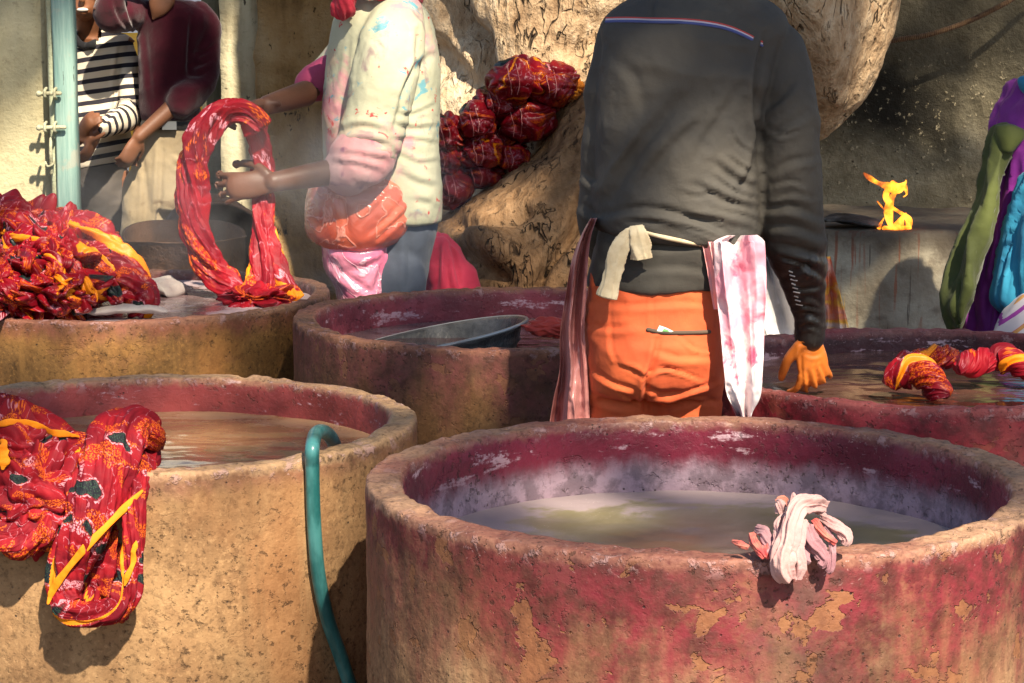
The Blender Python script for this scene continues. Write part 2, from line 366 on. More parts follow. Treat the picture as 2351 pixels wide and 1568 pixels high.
def bark_mat(nm, st):
    m = M(nm); o = m.co()
    wv = m.noise(o, 3, 3, .5, 0, True); ow = m.mix(.12, o, wv, 'ADD')
    cr = m.n('TexVoronoi', {'Vector': m.mp(ow, (19, 19, 9)), 'Scale': 1}, feature='DISTANCE_TO_EDGE')
    crk = m.m('MULTIPLY', m.ss(cr, .06, .0), m.ss(m.noise(o, 9, 3), .56, .64))
    cn = m.m('ABSOLUTE', m.m('SUBTRACT', m.noise(m.mp(o, (15, 15, 3.4)), 1, 2.5, .6, .5), .5)); crk = m.m('MAXIMUM', m.m('MULTIPLY', crk, .35), m.m('MULTIPLY', m.ss(cn, .022, .004, 0, .9), m.ss(m.noise(o, 5, 2), .52, .60))); crk = m.m('MAXIMUM', crk, m.m('MULTIPLY', m.ss(m.noise(m.mp(ow, (34, 34, 13)), 1, 4, .7), .60, .68), m.ss(m.noise(o, 3, 3), .40, .60, .1, .95)))
    n1 = m.noise(o, 2.2, 6, .62); n2 = m.noise(m.mp(ow, (1, 1, .5)), 30, 5, .65); n3 = m.noise(o, 9, 4, .6)
    c = m.ramp(m.m('ADD', m.m('MULTIPLY', n1, .6), m.m('MULTIPLY', n2, .4)), st)
    c = m.mix(m.ss(n2, .6, .72, 0, .6), c, (.10, .06, .035)); c = m.mix(m.ss(n3, .6, .72, 0, .5), c, (.44, .24, .11))
    c = m.mix(crk, c, (.02, .014, .01))
    h = m.m('SUBTRACT', m.m('ADD', m.m('MULTIPLY', n2, .8), m.m('MULTIPLY', n3, .8)), m.m('MULTIPLY', crk, 1.2))
    return m.fin(c, .92, m.bump(h, .9, .03), .15)
def skin_mat(name, c, wet=.5, dye=None):
    m = M(name); o = m.co(); n = m.noise(o, 14, 4); f = m.noise(o, 260, 3)
    col = m.mix(m.ss(n, .3, .7), c, tuple(v * .72 for v in c))
    if dye: col = m.mix(m.m('MULTIPLY', m.ss(m.attr('dye'), .3, .7), 1), col, m.mix(m.ss(n, .3, .7), dye, tuple(v * .75 for v in dye)))
    return m.fin(col, wet, m.bump(f, .15, .002), .4)
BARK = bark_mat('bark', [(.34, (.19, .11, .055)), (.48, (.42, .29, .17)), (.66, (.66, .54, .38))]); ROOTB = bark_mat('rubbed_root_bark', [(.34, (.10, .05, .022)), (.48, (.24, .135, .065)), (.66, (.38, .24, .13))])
SKIN = skin_mat('brown_skin', (.20, .085, .045))
SKIN2 = skin_mat('dark_wet_skin', (.135, .057, .032), .48)
SKIN1 = skin_mat('dyed_skin', (.22, .09, .045), .32, (.74, .20, .03))
HAIR = cloth_mat('black_hair', (.008, .007, .006), rough=.5, wv=.5)
# ------------------------------------------------------------------ ground
gm = plaster('packed_earth', (.16, .11, .075), (.24, .17, .12), (.08, .05, .035), 2)
nx = 90; gx = np.linspace(-1, 1, nx); gx = np.sign(gx) * (np.abs(gx) ** 2.2) * 90
GX, GY = np.meshgrid(gx, gx + 6); gv = np.c_[GX.ravel(), GY.ravel(), 0 * GX.ravel()]
gv[:, 2] = .012 * fbm(gv, .8, 3, 2) - .015
mkg = mk('ground', gv, [tuple(reversed(f)) for f in grid_faces(nx, nx, False)], gm)
tag(mkg, 'packed brown earth of the dye yard', None, None, 'structure')
for f in mkg.data.polygons[:1]:
    if f.normal.z < 0: mkg.data.flip_normals()
# ------------------------------------------------------------------ tubs
TUB = {'A': (.3132, 3.4365, .5527, .707, .062), 'B': (-.7079, 4.0695, .5229, .685, .055), 'C': (.0400, 5.289, .5850, .72, .058), 'D': (-1.0522, 5.754, .5564, .715, .045), 'E': (.9450, 4.60, .5440, .705, .045)}
CP = {
 'A': dict(c_dark=(.11, .052, .026), c_mid=(.25, .145, .072), c_lite=(.38, .24, .125), dye=(.165, .006, .024), ddepth=.34, damt=1., side=(-.6, .0, .45), inner=(.19, .018, .038), rimc=(.30, .175, .105), patch=.9, lilac=(.095, (.36, .25, .29))),
 'B': dict(c_dark=(.14, .07, .03), c_mid=(.265, .15, .068), c_lite=(.36, .22, .105), dye=(.22, .07, .06), ddepth=.05, damt=.5, side=(-.9, -.6, .6), inner=(.34, .06, .055), rimc=(.34, .21, .11), patch=.12),
 'C': dict(c_dark=(.07, .035, .013), c_mid=(.16, .08, .03), c_lite=(.26, .14, .06), dye=(.20, .04, .05), ddepth=.22, damt=.75, side=(-.7, -.3, .4), inner=(.28, .05, .065), rimc=(.25, .12, .06), patch=.6),
 'D': dict(c_dark=(.09, .045, .014), c_mid=(.22, .11, .033), c_lite=(.36, .18, .05), dye=(.22, .05, .045), ddepth=.07, damt=.7, side=(-.9, -.6, .6), inner=(.20, .06, .055), rimc=(.20, .10, .055), patch=.35),
 'E': dict(c_dark=(.14, .035, .03), c_mid=(.24, .06, .05), c_lite=(.33, .10, .075), dye=(.28, .014, .03), ddepth=.40, damt=1., side=(-.9, -.6, .8), inner=(.085, .022, .026), rimc=(.24, .10, .08), patch=.3)}
TL = {'A': ('big dye tub with magenta stained front and a pink rag on its rim', 'A'), 'B': ('tan concrete dye tub with a green hose and patterned red cloth over its rim', 'B'),
      'C': ('wide concrete dye tub with a dark metal basin floating in it', 'C'), 'D': ('brown dye tub piled with a red cloth heap below the blue door post', 'D'),
      'E': ('dark maroon dye tub in which the black jacket man dips his hand', 'E')}
TUBS = {}
for i, k in enumerate('ABCDE'):
    x, y, R, Z, t = TUB[k]
    TUBS[k] = make_tub(x, y, R, Z, t, concrete('tub_concrete_' + k, R, t, Z, **CP[k]), 10 * i + 1)
    tag(TUBS[k], TL[k][0], 'dye tub', 'round concrete dye tubs')
WT = {'A': (.135, ((.22, .19, .10), (.30, .26, .16), (.38, .29, .31), .8, .3, .55)), 'B': (.075, ((.25, .13, .055), (.32, .18, .08), (.42, .3, .2), .35, .12, .62)),
      'C': (.085, ((.07, .035, .03), (.12, .06, .055), (.3, .22, .22), .3, .10, .62)), 'D': (.028, ((.20, .12, .115), (.30, .2, .2), (.50, .4, .4), .7, .22, .48)),
      'E': (.05, ((.075, .03, .022), (.12, .05, .035), (.25, .13, .1), .35, .08, .60))}
WL = {'A': 'olive and lilac foamy dye water in the big magenta stained tub', 'B': 'murky tan dye water in the tub with the green hose', 'C': 'dark dye water around the floating metal basin',
      'D': 'greyish mauve dye water under the red cloth heap', 'E': 'dark brown dye water in the maroon tub with the twisted cloths'}
for i, k in enumerate('ABCDE'):
    x, y, R, Z, t = TUB[k]; dz, a = WT[k]
    wo = make_water(x, y, R - t, Z - dz, water_mat('dye_water_' + k, a[0], a[1], a[2], a[3], R - t, a[4], a[5]), 40 + i)
    tag(wo, WL[k], 'dye water', 'dye water in the tubs')
# ------------------------------------------------------------------ cloth builders
def RZ(a): c, s = math.cos(a), math.sin(a); return np.array([[c, -s, 0], [s, c, 0], [0, 0, 1.]])
def RY(a): c, s = math.cos(a), math.sin(a); return np.array([[c, 0, s], [0, 1., 0], [-s, 0, c]])
def rope(pts, rad, ns=130, nl=260, twist=2., kf=((2, .16, 0), (5, .13, 1), (11, .06, 2)), seed=0, amp=.16, flat=1., flatdir=None, hem=None, hemw=.16):
    A = cat_rom(np.c_[np.asarray(pts, float), np.broadcast_to(rad, (len(pts),))], nl)
    L = np.r_[0, np.cumsum(np.linalg.norm(np.diff(A[:, :3], axis=0), axis=1))]
    T, N, B = frames(A[:, :3]); th = np.linspace(0, 2 * np.pi, ns, endpoint=False)
    if flatdir is not None:
        fd = np.asarray(flatdir, float); B = fd[None] - T * (T @ fd)[:, None]; B /= np.linalg.norm(B, axis=1)[:, None] + 1e-9; N = np.cross(B, T)
    ph = th[None, :] + twist * 2 * np.pi * (L / L[-1])[:, None]
    f = 1.0
    for k, a, p in kf: f = f + a * (1 - 1.9 * np.abs(np.sin(k * ph / 2 + p + .6 * np.sin(L * 17 + p)[:, None])) ** .8)
    S = np.stack([np.cos(ph) * 1.2, np.sin(ph) * 1.2, (L / A[:, 3].mean())[:, None] * .45 + 0 * ph], -1).reshape(-1, 3)
    nz = (.95 * amp * billow(S, 1.05, 3, seed) + .25 * amp * fbm(S, 2.2, 1, seed + 7)).reshape(ph.shape)
    e = np.minimum(1, np.minimum(np.arange(nl), np.arange(nl)[::-1]) / (nl * .03) + .25) ** .5
    r = A[:, 3][:, None] * np.clip(f + nz, .3, 2.2) * e[:, None]
    V = A[:, None, :3] + r[..., None] * (np.cos(th)[None, :, None] * N[:, None] + flat * np.sin(th)[None, :, None] * B[:, None])
    # a smooth, seam-free unwrap: the angle is mirrored
    pm = np.abs(((ph / (2 * np.pi)) % 1) * 2 - 1) * np.pi
    UV = np.stack([pm * A[:, 3].mean() * 1.25, L[:, None] + 0 * ph], -1).reshape(-1, 2)
    hm = 0 * ph
    if hem is not None:
        dd = np.abs((ph - hem + np.pi) % (2 * np.pi) - np.pi); hm = (dd < hemw * (1 + .5 * np.sin(L * 30)[:, None])).astype(float)
    return V.reshape(-1, 3), grid_faces(nl, ns), UV, hm.ravel()
def crumple(c, r, seed=0, ns=150, nr=100, amp=.22, f=2.2, R=None, hemt=None):
    V, Fc = ell((0, 0, 0), (1, 1, 1), ns, nr)
    W = V + .35 * np.stack([pn(V, 1.6, seed + 1), pn(V, 1.6, seed + 2), pn(V, 1.6, seed + 3)], -1)
    Wa = W @ RZ(seed * .7) @ RY(.5 + seed * .4) * np.array([1.25, 1.25, .45]); d = .8 * amp * billow(Wa, f * 1.25, 1, seed + 4) + .22 * amp * billow(W * np.array([1, 1, .5]), f * 2.6, 1, seed + 5) + .16 * fbm(V, 1.1, 2, seed + 6)
    U = W * np.asarray(r); UV = np.c_[U[:, 0] * 1.2 + U[:, 1] * .7, U[:, 2] * 1.2 + U[:, 1] * .5] * 1.3
    hm = np.abs(fbm(W, 1.0, 1, seed + 9)) < (.03 if hemt is None else hemt)
    V = V * (1 + d)[:, None] * np.asarray(r)
    if R is not None: V = V @ np.asarray(R).T
    return V + np.asarray(c), Fc, UV, hm.astype(float)
def cloth_obj(name, parts, mat, parent=None):
    V, Fc = merge([(p[0], p[1]) for p in parts])
    return mk(name, V, Fc, mat, parent, uv=np.vstack([p[2] for p in parts]), attrs={'hem': np.concatenate([p[3] for p in parts])})
# ------------------------------------------------------------------ people
def nrm(v): v = np.asarray(v, float); return v / np.linalg.norm(v)
def hand(wr, f, n, thumb=1, curl=.5, L=.185, spread=.06):
    f = nrm(f); n = np.asarray(n, float); n = nrm(n - f * (n @ f)); s = np.cross(n, f) * thumb; k = L / .185; w_ = np.asarray(wr, float)
    pr = [tube([w_ - f * .02 * k, w_ + f * .02 * k, w_ + f * .06 * k, w_ + f * .092 * k], np.array([.025, .031, .038, .037]) * k, 18, 16, .46, n)]
    for off, ln, r in ((.029, .070, .0088), (.0097, .079, .0092), (-.0097, .073, .0088), (-.029, .057, .0078)):
        p = w_ + f * .086 * k + s * off * k; a = 0; pts = [p]; 
        for q, da in ((.46, curl * .75), (.30, curl * 1.1), (.24, curl * .8)):
            a += da; p = p + (f * math.cos(a) + n * math.sin(a) + s * spread * off / .03) * ln * q * k; pts.append(p)
        pr.append(tube(pts, np.array([r * 1.08, r, r * .95, r * .8]) * k, 12, 18))
    b = w_ + f * .018 * k + s * .026 * k
    pts = [b, b + (s * .62 + f * .62 + n * .3) * .042 * k, b + (s * .9 + f * 1.45 + n * .75) * .042 * k, b + (s * .95 + f * 2.1 + n * 1.25) * .040 * k]
    pr.append(tube(pts, np.array([.015, .0125, .0108, .0085]) * k, 12, 18))
    return pr
def head(c, face, s=1., jaw=1.):
    f = nrm(face); u = np.array([0, 0, 1.]); u = nrm(u - f * (u @ f)); r = np.cross(f, u); R = np.stack([r, f, u], 1); c = np.asarray(c, float)
    q = lambda a, b, d: c + (r * a + f * b + u * d) * s
    pr = [ell(q(0, -.01, .02), np.array([.074, .094, .098]) * s, R=R), ell(q(0, .024, -.052), np.array([.056, .062, .062]) * s * jaw, R=R), ell(q(0, .050, -.082), np.array([.028, .026, .022]) * s, R=R)]
    pr += [tube([q(0, .078, .03), q(0, .095, .0), q(0, .104, -.022), q(0, .088, -.034)], np.array([.009, .011, .015, .010]) * s, 12, 14)]
    pr += [ell(q(a, -.008, -.008), np.array([.012, .024, .034]) * s, 14, 10, R=R) for a in (-.076, .076)]
    pr += [tube([q(-.045, .066, .03), q(-.02, .080, .034), q(.02, .080, .034), q(.045, .066, .03)], .010 * s, 10, 14)]
    pr += [tube([q(-.027, .076, -.058), q(0, .090, -.061), q(.027, .076, -.058)], .0085 * s, 10, 12), tube([q(-.024, .074, -.075), q(0, .088, -.080), q(.024, .074, -.075)], .0085 * s, 10, 12)]
    return pr, q, R
def body(J, voxel=.006):
    pr = []
    pe, ch, nk = (np.asarray(J[k], float) for k in ('pelvis', 'chest', 'neck')); s = J.get('s', 1.)
    sl, sr = np.asarray(J['L'][0]), np.asarray(J['R'][0]); ax = nrm(sr - sl); hw = np.linalg.norm(sr - sl) / 2
    hax = ax; hips = [pe - hax * .085 * s, pe + hax * .085 * s]; up = nrm(nk - pe)
    def ring(c, a, d): return (c - ax * a, c + ax * a, d)
    def tl(C):   # torso as a lofted tube
        A = [np.r_[c, a, d] for c, a, d in C]; A = cat_rom(np.array(A), 26); th = np.linspace(0, 2 * np.pi, 36, endpoint=False); fw = nrm(np.cross(up, ax))
        V = A[:, None, :3] + A[:, None, 3:4] * np.cos(th)[None, :, None] * ax + A[:, None, 4:5] * np.sin(th)[None, :, None] * fw
        return V.reshape(-1, 3), grid_faces(26, 36)
    pr.append(tl([(pe - up * .07 * s, .10 * s, .08 * s), (pe, .145 * s, .10 * s), (pe + (ch - pe) * .45, .125 * s, .085 * s), (ch, .15 * s, .10 * s), (ch + (nk - ch) * .55, .15 * s, .085 * s), (nk - up * .04, .09 * s, .06 * s), (nk, .052 * s, .052 * s)]))
    for k in ('L', 'R'):
        if k not in J: continue
        S, E, W = (np.asarray(v, float) for v in J[k][:3])
        pr.append(tube([S * .75 + ch * .25 + up * .03, S, (S + E) / 2, E, E * .55 + W * .45, W], np.array([.05, .052, .043, .036, .037, .0275]) * s, 18, 34))
        if len(J[k]) > 3: pr += hand(W, *J[k][3:])
    for i, k in enumerate(('LL', 'RL')):
        if k not in J: continue
        K, A, t = (np.asarray(v, float) for v in J[k]); Hh = hips[i]
        pr.append(tube([Hh + up * .02, Hh * .5 + K * .5, K, K * .6 + A * .4, A], np.array([.085, .073, .052, .050, .036]) * s, 18, 36))
        pr.append(tube([A - t * .03 - np.array([0, 0, .02]), A + t * .05 - np.array([0, 0, .03]), A + t * .16 - np.array([0, 0, .052])], np.array([.036, .036, .028]) * s, 14, 16))
    hp, q, R = head(J['head'], J['face'], s)
    pr += hp; pr.append(tube([nk - up * .05, nk, np.asarray(J['head']) - nrm(J['face']) * .012 - np.array([0, 0, .04])], np.array([.060, .052, .055]) * s, 18, 16))
    V, Fc = fuse(pr, voxel, 3)
    # slimmer wherever clothes lie over it
    d = np.full(len(V), J.get('slim', .020) * s); d[V[:, 2] > nk[2] - .03] = 0
    for k in ('L', 'R'):
        if k in J:
            E, W = (np.asarray(v, float) for v in J[k][1:3]); bl = J.get('bare' + k, .02); e = nrm(W - E)
            t = (V - W) @ e; m_ = (t > -bl) & (np.linalg.norm(V - W - np.clip(t, -bl, .22)[:, None] * e, axis=1) < .10); d[m_] = 0
    return (V - normals(V, Fc) * d[:, None], Fc), q, R
def eyes_hair(root, q, R, s=1.):
    V, Fc = ell(q(0, -.018, .036), np.array([.082, .096, .096]) * s, 40, 30, R)
    lo = ((V - q(0, 0, 0)) @ R); V = V + .004 * fbm(V, 60, 2, 4)[:, None]
    keep = (lo[:, 2] > .035 * s) | (lo[:, 1] < -.02 * s)
    mk('hair', V, [f for f in Fc if all(keep[i] for i in f)], HAIR, root)
    ew = M('eye_white').fin((.6, .55, .5), .3); ed = M('eye_dark').fin((.01, .006, .004), .2)
    for a in (-.031, .031):
        e = mk('eye', *ell(q(a, .070, .006), np.array([.013, .013, .010]) * s, 14, 10, R), ew, root); mk('iris', *ell(q(a, .0805, .006), np.array([.0055, .004, .0055]) * s, 12, 8, R), ed, e)
def T3(p): return np.asarray(p, float)
def person(label, J, skin=SKIN, voxel=.006, group=None, dye=None, lines=()):
    (V, Fc), q, R = body(J, voxel)
    if lines: V = creases(V, normals(V, Fc), lines)
    at = {'dye': dye(V)} if dye else None
    o = mk('person', V, Fc, skin, attrs=at); tag(o, label, 'person', group)
    eyes_hair(o, q, R, J.get('s', 1.)); return o, q, R
def garment(name, parts, mat, parent, voxel=.007, smooth=2, lines=(), amp=.004, f=(6, 6, 10), seed=0, attrs=None, fine=.0012, cut=None):
    V, Fc = fuse(parts, voxel, smooth); N = normals(V, Fc)
    W = V + .06 * np.stack([pn(V, 4, seed + 1), pn(V, 4, seed + 2), pn(V, 4, seed + 3)], -1)
    d = amp * (ridge(W * np.array(f), 1., 2, seed) - .5) + fine * fbm(V, 55, 2, seed + 5)
    V = V + N * d[:, None]
    if lines: V = creases(V, normals(V, Fc), lines)
    if cut is not None:
        c_ = cut(V, normals(V, Fc)); Fc = [f for f in Fc if not any(c_[i] for i in f)]
    o = mk(name, V, Fc, mat, parent, attrs={k: a(V) for k, a in (attrs or {}).items()})
    return o, V, Fc
def Q(*a): return P(*a)
G0 = lambda x, y: np.array([x, y, .075])
# ---- the man in the black jacket, seen from behind
J1 = dict(pelvis=P(1505, 720, 4.33), chest=P(1560, 230, 4.33), neck=P(1598, 0, 4.36), head=P(1612, -120, 4.45), face=(.25, .8, -.5),
          L=(P(1425, 90, 4.33), P(1358, 470, 4.37), P(1400, 600, 4.60), (.2, .7, -.55), (.5, 0, -.9), -1, .6, .175),
          R=(P(1785, 95, 4.33), P(1820, 450, 4.33), P(1856, 772, 4.44), (.20, .20, -.95), (-.30, .9, .2), 1, .45, .168, .38),
          LL=(P(1425, 1150, 4.36), G0(.16, 4.33), np.array([-.1, .99, 0])), RL=(P(1590, 1150, 4.36), G0(.37, 4.33), np.array([.15, .98, 0])), s=.92, bareR=.0)
m1, q1, R1 = person('man in a black jacket and orange trousers seen from behind, one hand in the dye', J1, SKIN1, .0034, lines=[([(1842, 795), (1838, 835), (1846, 872)], 5, .0035), ([(1852, 850), (1858, 885), (1864, 925)], 4, .006), ([(1872, 845), (1880, 885), (1890, 920)], 4, .006), ([(1886, 840), (1898, 870), (1910, 905)], 4, .005), ([(1830, 785), (1860, 792), (1885, 788)], 4, .002), ([(1848, 812), (1868, 818), (1884, 812)], 4, .002)], dye=lambda V: ((V[:, 2] < .86) & (V[:, 0] > .5)).astype(float))
JK = cloth_mat('black_jacket_cloth', (.052, .049, .045), (.080, .071, .058), 5, .8, .5, .0, stain=((7, .60, .75, (.06, .05, .04), 3),), spec=.2)
tor = loft(rows([(-28, 1515, 1690, 4.37, .065), (0, 1450, 1750, 4.35, .085), (30, 1405, 1795, 4.335, .100), (70, 1378, 1805, 4.325, .115), (150, 1372, 1775, 4.315, .125), (300, 1370, 1742, 4.31, .128), (420, 1366, 1742, 4.31, .130), (490, 1364, 1744, 4.31, .132, 545), (515, 1366, 1742, 4.31, .130, 565), (530, 1376, 1735, 4.31, .118, 572)]), 64, 48, 2.4)
sr = tube([P(1765, 85, 4.33), P(1790, 130, 4.33), P(1806, 250, 4.325), P(1812, 360, 4.32), P(1816, 470, 4.33), P(1826, 560, 4.36), P(1846, 650, 4.40), P(1857, 720, 4.43), P(1858, 778, 4.447)], [px(v, 4.33) for v in (50, 62, 74, 76, 76, 70, 53, 40, 32)], 30, 60)
sl_ = tube([P(1420, 85, 4.33), P(1402, 150, 4.335), P(1392, 300, 4.345), P(1386, 420, 4.355), P(1380, 500, 4.37), P(1385, 545, 4.42), P(1395, 585, 4.52)], [px(v, 4.33) for v in (48, 52, 53, 56, 54, 46, 38)], 28, 50)
col1 = tube([P(1520, -22, 4.40), P(1560, -6, 4.33), P(1610, -2, 4.31), P(1660, -8, 4.33), P(1695, -24, 4.40)], px(16, 4.33), 14, 30)
ln = [([(1385, 492), (1470, 478), (1560, 492), (1640, 520), (1700, 552)], 9, .012), ([(1738, 300), (1730, 380), (1700, 430)], 8, .007), ([(1735, 430), (1690, 412), (1640, 372)], 8, .007), ([(1735, 480), (1670, 462), (1600, 425)], 8, .007),
      ([(1725, 530), (1640, 506), (1570, 500)], 7, .006), ([(1560, 230), (1480, 320), (1420, 420), (1390, 470)], 14, .008), ([(1620, 270), (1540, 340), (1470, 430)], 12, .006), ([(1700, 200), (1640, 290), (1600, 350)], 12, .005),
      ([(1758, 80), (1738, 170), (1735, 260), (1748, 330)], 9, .012), ([(1752, 250), (1790, 225), (1830, 180)], 9, .006), ([(1752, 330), (1800, 290), (1850, 262)], 9, .006), ([(1758, 400), (1810, 372), (1870, 360)], 9, .006), ([(1756, 480), (1820, 476), (1885, 500)], 9, .008),
      ([(1762, 520), (1825, 522), (1888, 545)], 9, .008), ([(1780, 560), (1840, 575), (1890, 590)], 9, .008), ([(1800, 640), (1850, 612), (1893, 640)], 8, .006), ([(1825, 690), (1860, 680), (1885, 700)], 7, .005), ([(1830, 735), (1860, 722), (1885, 738)], 7, .005),
      ([(1500, 44), (1500, 20), (1503, 0)], 5, .004), ([(1410, 130), (1460, 180), (1480, 260)], 14, .005), ([(1340, 400), (1370, 420)], 9, .006), ([(1335, 470), (1375, 500)], 9, .006)]
ln2 = [([(1735, 395), (1705, 385), (1675, 360)], 4, .005), ([(1738, 455), (1690, 440), (1640, 405)], 4, .005), ([(1738, 505), (1700, 490), (1655, 482)], 4, .005), ([(1725, 350), (1695, 330), (1680, 300)], 4, .004), ([(1650, 440), (1600, 450), (1560, 440)], 5, .004), ([(1700, 530), (1670, 522), (1640, 524)], 4, .004), ([(1430, 505), (1480, 512), (1530, 508)], 5, .004), ([(1560, 515), (1620, 535), (1680, 560)], 5, .005), ([(1480, 300), (1440, 360), (1410, 400)], 5, .004), ([(1540, 260), (1500, 310), (1470, 350)], 5, .003),
       ([(1770, 300), (1800, 310), (1830, 300)], 5, .005), ([(1775, 425), (1815, 415), (1850, 425)], 5, .005), ([(1775, 455), (1820, 445), (1870, 455)], 5, .005), ([(1790, 590), (1830, 600), (1870, 625)], 5, .006), ([(1810, 660), (1850, 665), (1885, 655)], 5, .005), ([(1820, 705), (1850, 702), (1884, 712)], 4, .005), ([(1832, 755), (1860, 748), (1884, 760)], 4, .004), ([(1840, 640), (1860, 600), (1870, 575)], 5, .005)]
jk, jV, jF = garment('jacket', [tor, sr, sl_, col1], JK, m1, .0056, 2, ln + ln2, .0055, (5, 5, 8), 3)
jb = bvh(jV, jF)
_w = jk.data.attributes.new('wet', 'FLOAT', 'POINT'); _q = PR(jV); _w.data.foreach_set('value', np.clip((_q[:, 1] + 25 * pn(jV, 12, 3) - 560) / 40, 0, 1).astype(np.float32) * (_q[:, 0] > 1755))
_mm = M.__new__(M); _mm.mat, _mm.t, _mm.b = JK, JK.node_tree, JK.node_tree.nodes['Principled BSDF']; _mm.put(_mm.b.inputs['Roughness'], _mm.ss(_mm.attr('wet'), 0, 1, .75, .28)); _s = _mm.b.inputs['Base Color'].links[0].from_socket; _mm.put(_mm.b.inputs['Base Color'], _mm.mix(_mm.attr('wet'), _s, (.018, .017, .016))); _mm.put(_mm.b.inputs['Specular IOR Level'], _mm.ss(_mm.attr('wet'), 0, 1, .2, .6))
for k, (dy, c) in enumerate(((0, (.45, .06, .05)), (3.5, (.5, .45, .5)), (8, (.07, .09, .25)))):
    pts = [hit(jb, a, b + dy, .0015) for a, b in ((1393, 43), (1440, 42), (1500, 44), (1560, 45), (1620, 50), (1670, 60), (1712, 77), (1748, 96))]
    pts = [p for p in pts if p is not None]
    mk('jacket_piping', *tube(pts, .0022 if k != 2 else .003, 8, 60), cloth_mat('piping_%d' % k, c, wv=.1), m1)
lm = M('pale_print').fin((.55, .53, .5), .6)
for k in range(9):        # a short unreadable printed line down the forearm
    a, b = 1812 + 2.1 * k, 622 + 9.5 * k
    p = hit(jb, a, b, .0006); p2 = hit(jb, a + 7 + (k % 3) * 3, b + 3, .0006)
    if p is not None and p2 is not None and abs(p[1] - p2[1]) < .05: mk('sleeve_print', *tube([p, (p + p2) / 2, p2], .0016, 6, 6), lm, m1)
US = cloth_mat('dark_vest_cloth', (.034, .031, .027), (.055, .05, .042), 8, .8, .3)
garment('undershirt', [loft(rows([(515, 1378, 1735, 4.315, .112), (560, 1366, 1728, 4.315, .118), (610, 1356, 1712, 4.315, .121), (650, 1349, 1690, 4.315, .122), (660, 1352, 1690, 4.315, .115)]), 56, 26, 2.4)], US, m1, .0065, 2, [([(1400, 560), (1500, 570), (1600, 560)], 8, .004), ([(1450, 620), (1560, 612), (1640, 628)], 8, .004), ([(1380, 600), (1430, 640)], 8, .004)], .004, (5, 5, 9), 9)
OR = cloth_mat('orange_trouser_cloth', (.66, .13, .04), (.50, .085, .03), 6, .75, .3, .05, stain=((4, .60, .72, (.30, .05, .025), 5),))
tr = [loft(rows([(610, 1362, 1690, 4.315, .108), (660, 1350, 1668, 4.315, .114), (740, 1343, 1662, 4.31, .122), (800, 1342, 1662, 4.305, .128), (860, 1344, 1660, 4.31, .124), (905, 1350, 1655, 4.315, .10)]), 56, 30, 2.5),
      tube([P(1432, 830, 4.315), P(1425, 960, 4.32), P(1425, 1150, 4.34), P(1422, 1450, 4.335), np.array([.155, 4.33, .10])], [px(v, 4.32) for v in (84, 80, 66, 60, 56)], 26, 46),
      tube([P(1572, 830, 4.315), P(1575, 960, 4.32), P(1588, 1150, 4.34), P(1600, 1450, 4.335), np.array([.37, 4.33, .10])], [px(v, 4.32) for v in (86, 82, 66, 60, 56)], 26, 46)]
ln = [([(1512, 780), (1500, 830), (1484, 880), (1478, 945)], 6, .011), ([(1484, 868), (1450, 850), (1415, 838)], 5, .005), ([(1484, 862), (1520, 846), (1560, 852), (1610, 872)], 4, .006), ([(1490, 915), (1560, 905), (1640, 878)], 5, .006), ([(1360, 850), (1410, 880), (1465, 895)], 6, .005), ([(1500, 660), (1498, 720), (1500, 780)], 3, .003), ([(1560, 770), (1600, 800), (1645, 805)], 4, .004), ([(1420, 900), (1450, 918), (1478, 920)], 4, .004), ([(1480, 890), (1520, 905), (1560, 900)], 7, .006),
      ([(1360, 690), (1450, 700), (1560, 694), (1650, 700)], 7, .004), ([(1350, 745), (1400, 752), (1450, 748)], 7, .005), ([(1500, 800), (1560, 820), (1640, 815)], 8, .004), ([(1400, 700), (1405, 800), (1420, 830)], 5, .003), ([(1350, 900), (1400, 925), (1460, 930)], 8, .006), ([(1520, 935), (1600, 915), (1645, 920)], 8, .006)]
tr_o, tV, tF = garment('trousers', tr, OR, m1, .0054, 2, ln, .0045, (9, 9, 13), 12)
tb = bvh(tV, tF)
pts = [hit(tb, a, b, .0005) for a, b in ((1488, 757), (1520, 763), (1560, 764), (1600, 763), (1628, 762))]
pk = mk('trouser_pocket', *tube([p for p in pts if p is not None], .0042, 8, 30), cloth_mat('pocket_lining', (.10, .07, .05)), m1)
p0 = hit(tb, 1526, 757, .0045)
def chip(L_, off, th):
    A = np.array([hit(tb, a, b, off) for a, b in L_]); n = len(A); return np.vstack([A, A + [0, th, 0]]), [tuple(range(n)), tuple(range(n, 2 * n))[::-1]] + [(k, n + k, n + (k + 1) % n, (k + 1) % n) for k in range(n)]
mk('folded_note', *chip([(1508, 761), (1513, 748), (1530, 753), (1549, 763)], .004, .0015), M('note_paper').fin((.72, .75, .7), .7), pk, smooth=False)
mk('note_print', *chip([(1519, 761), (1522, 755), (1532, 757), (1536, 762)], .0056, .0008), M('note_green').fin((.12, .32, .10), .7), pk, smooth=False)
CREAM = cloth_mat('cream_rag', (.66, .56, .38), (.5, .4, .25), 30, .9, .4)
def strip(name, pts, w_, mat, parent, seed, flat=.35, kf=((3, .25, 0), (7, .12, 1)), ns=60, nl=120):
    V, Fc, UV, hm = rope(pts, w_, ns, nl, .15, kf, seed, .12, flat, (0, 1, 0)); return mk(name, V, Fc, mat, parent, uv=UV)
YB = 4.175
strip('apron_tie', [P(1462, 535, YB), P(1440, 545, YB - .005), P(1418, 580, YB - .005), P(1405, 630, YB - .004), P(1390, 685, YB - .006)], [px(v, YB) for v in (14, 18, 21, 21, 22)], CREAM, m1, 31)
strip('apron_tie', [P(1464, 518, YB), P(1466, 540, YB - .01), P(1468, 568, YB - .008), P(1470, 596, YB - .004)], [px(v, YB) for v in (15, 20, 23, 22)], CREAM, m1, 33)
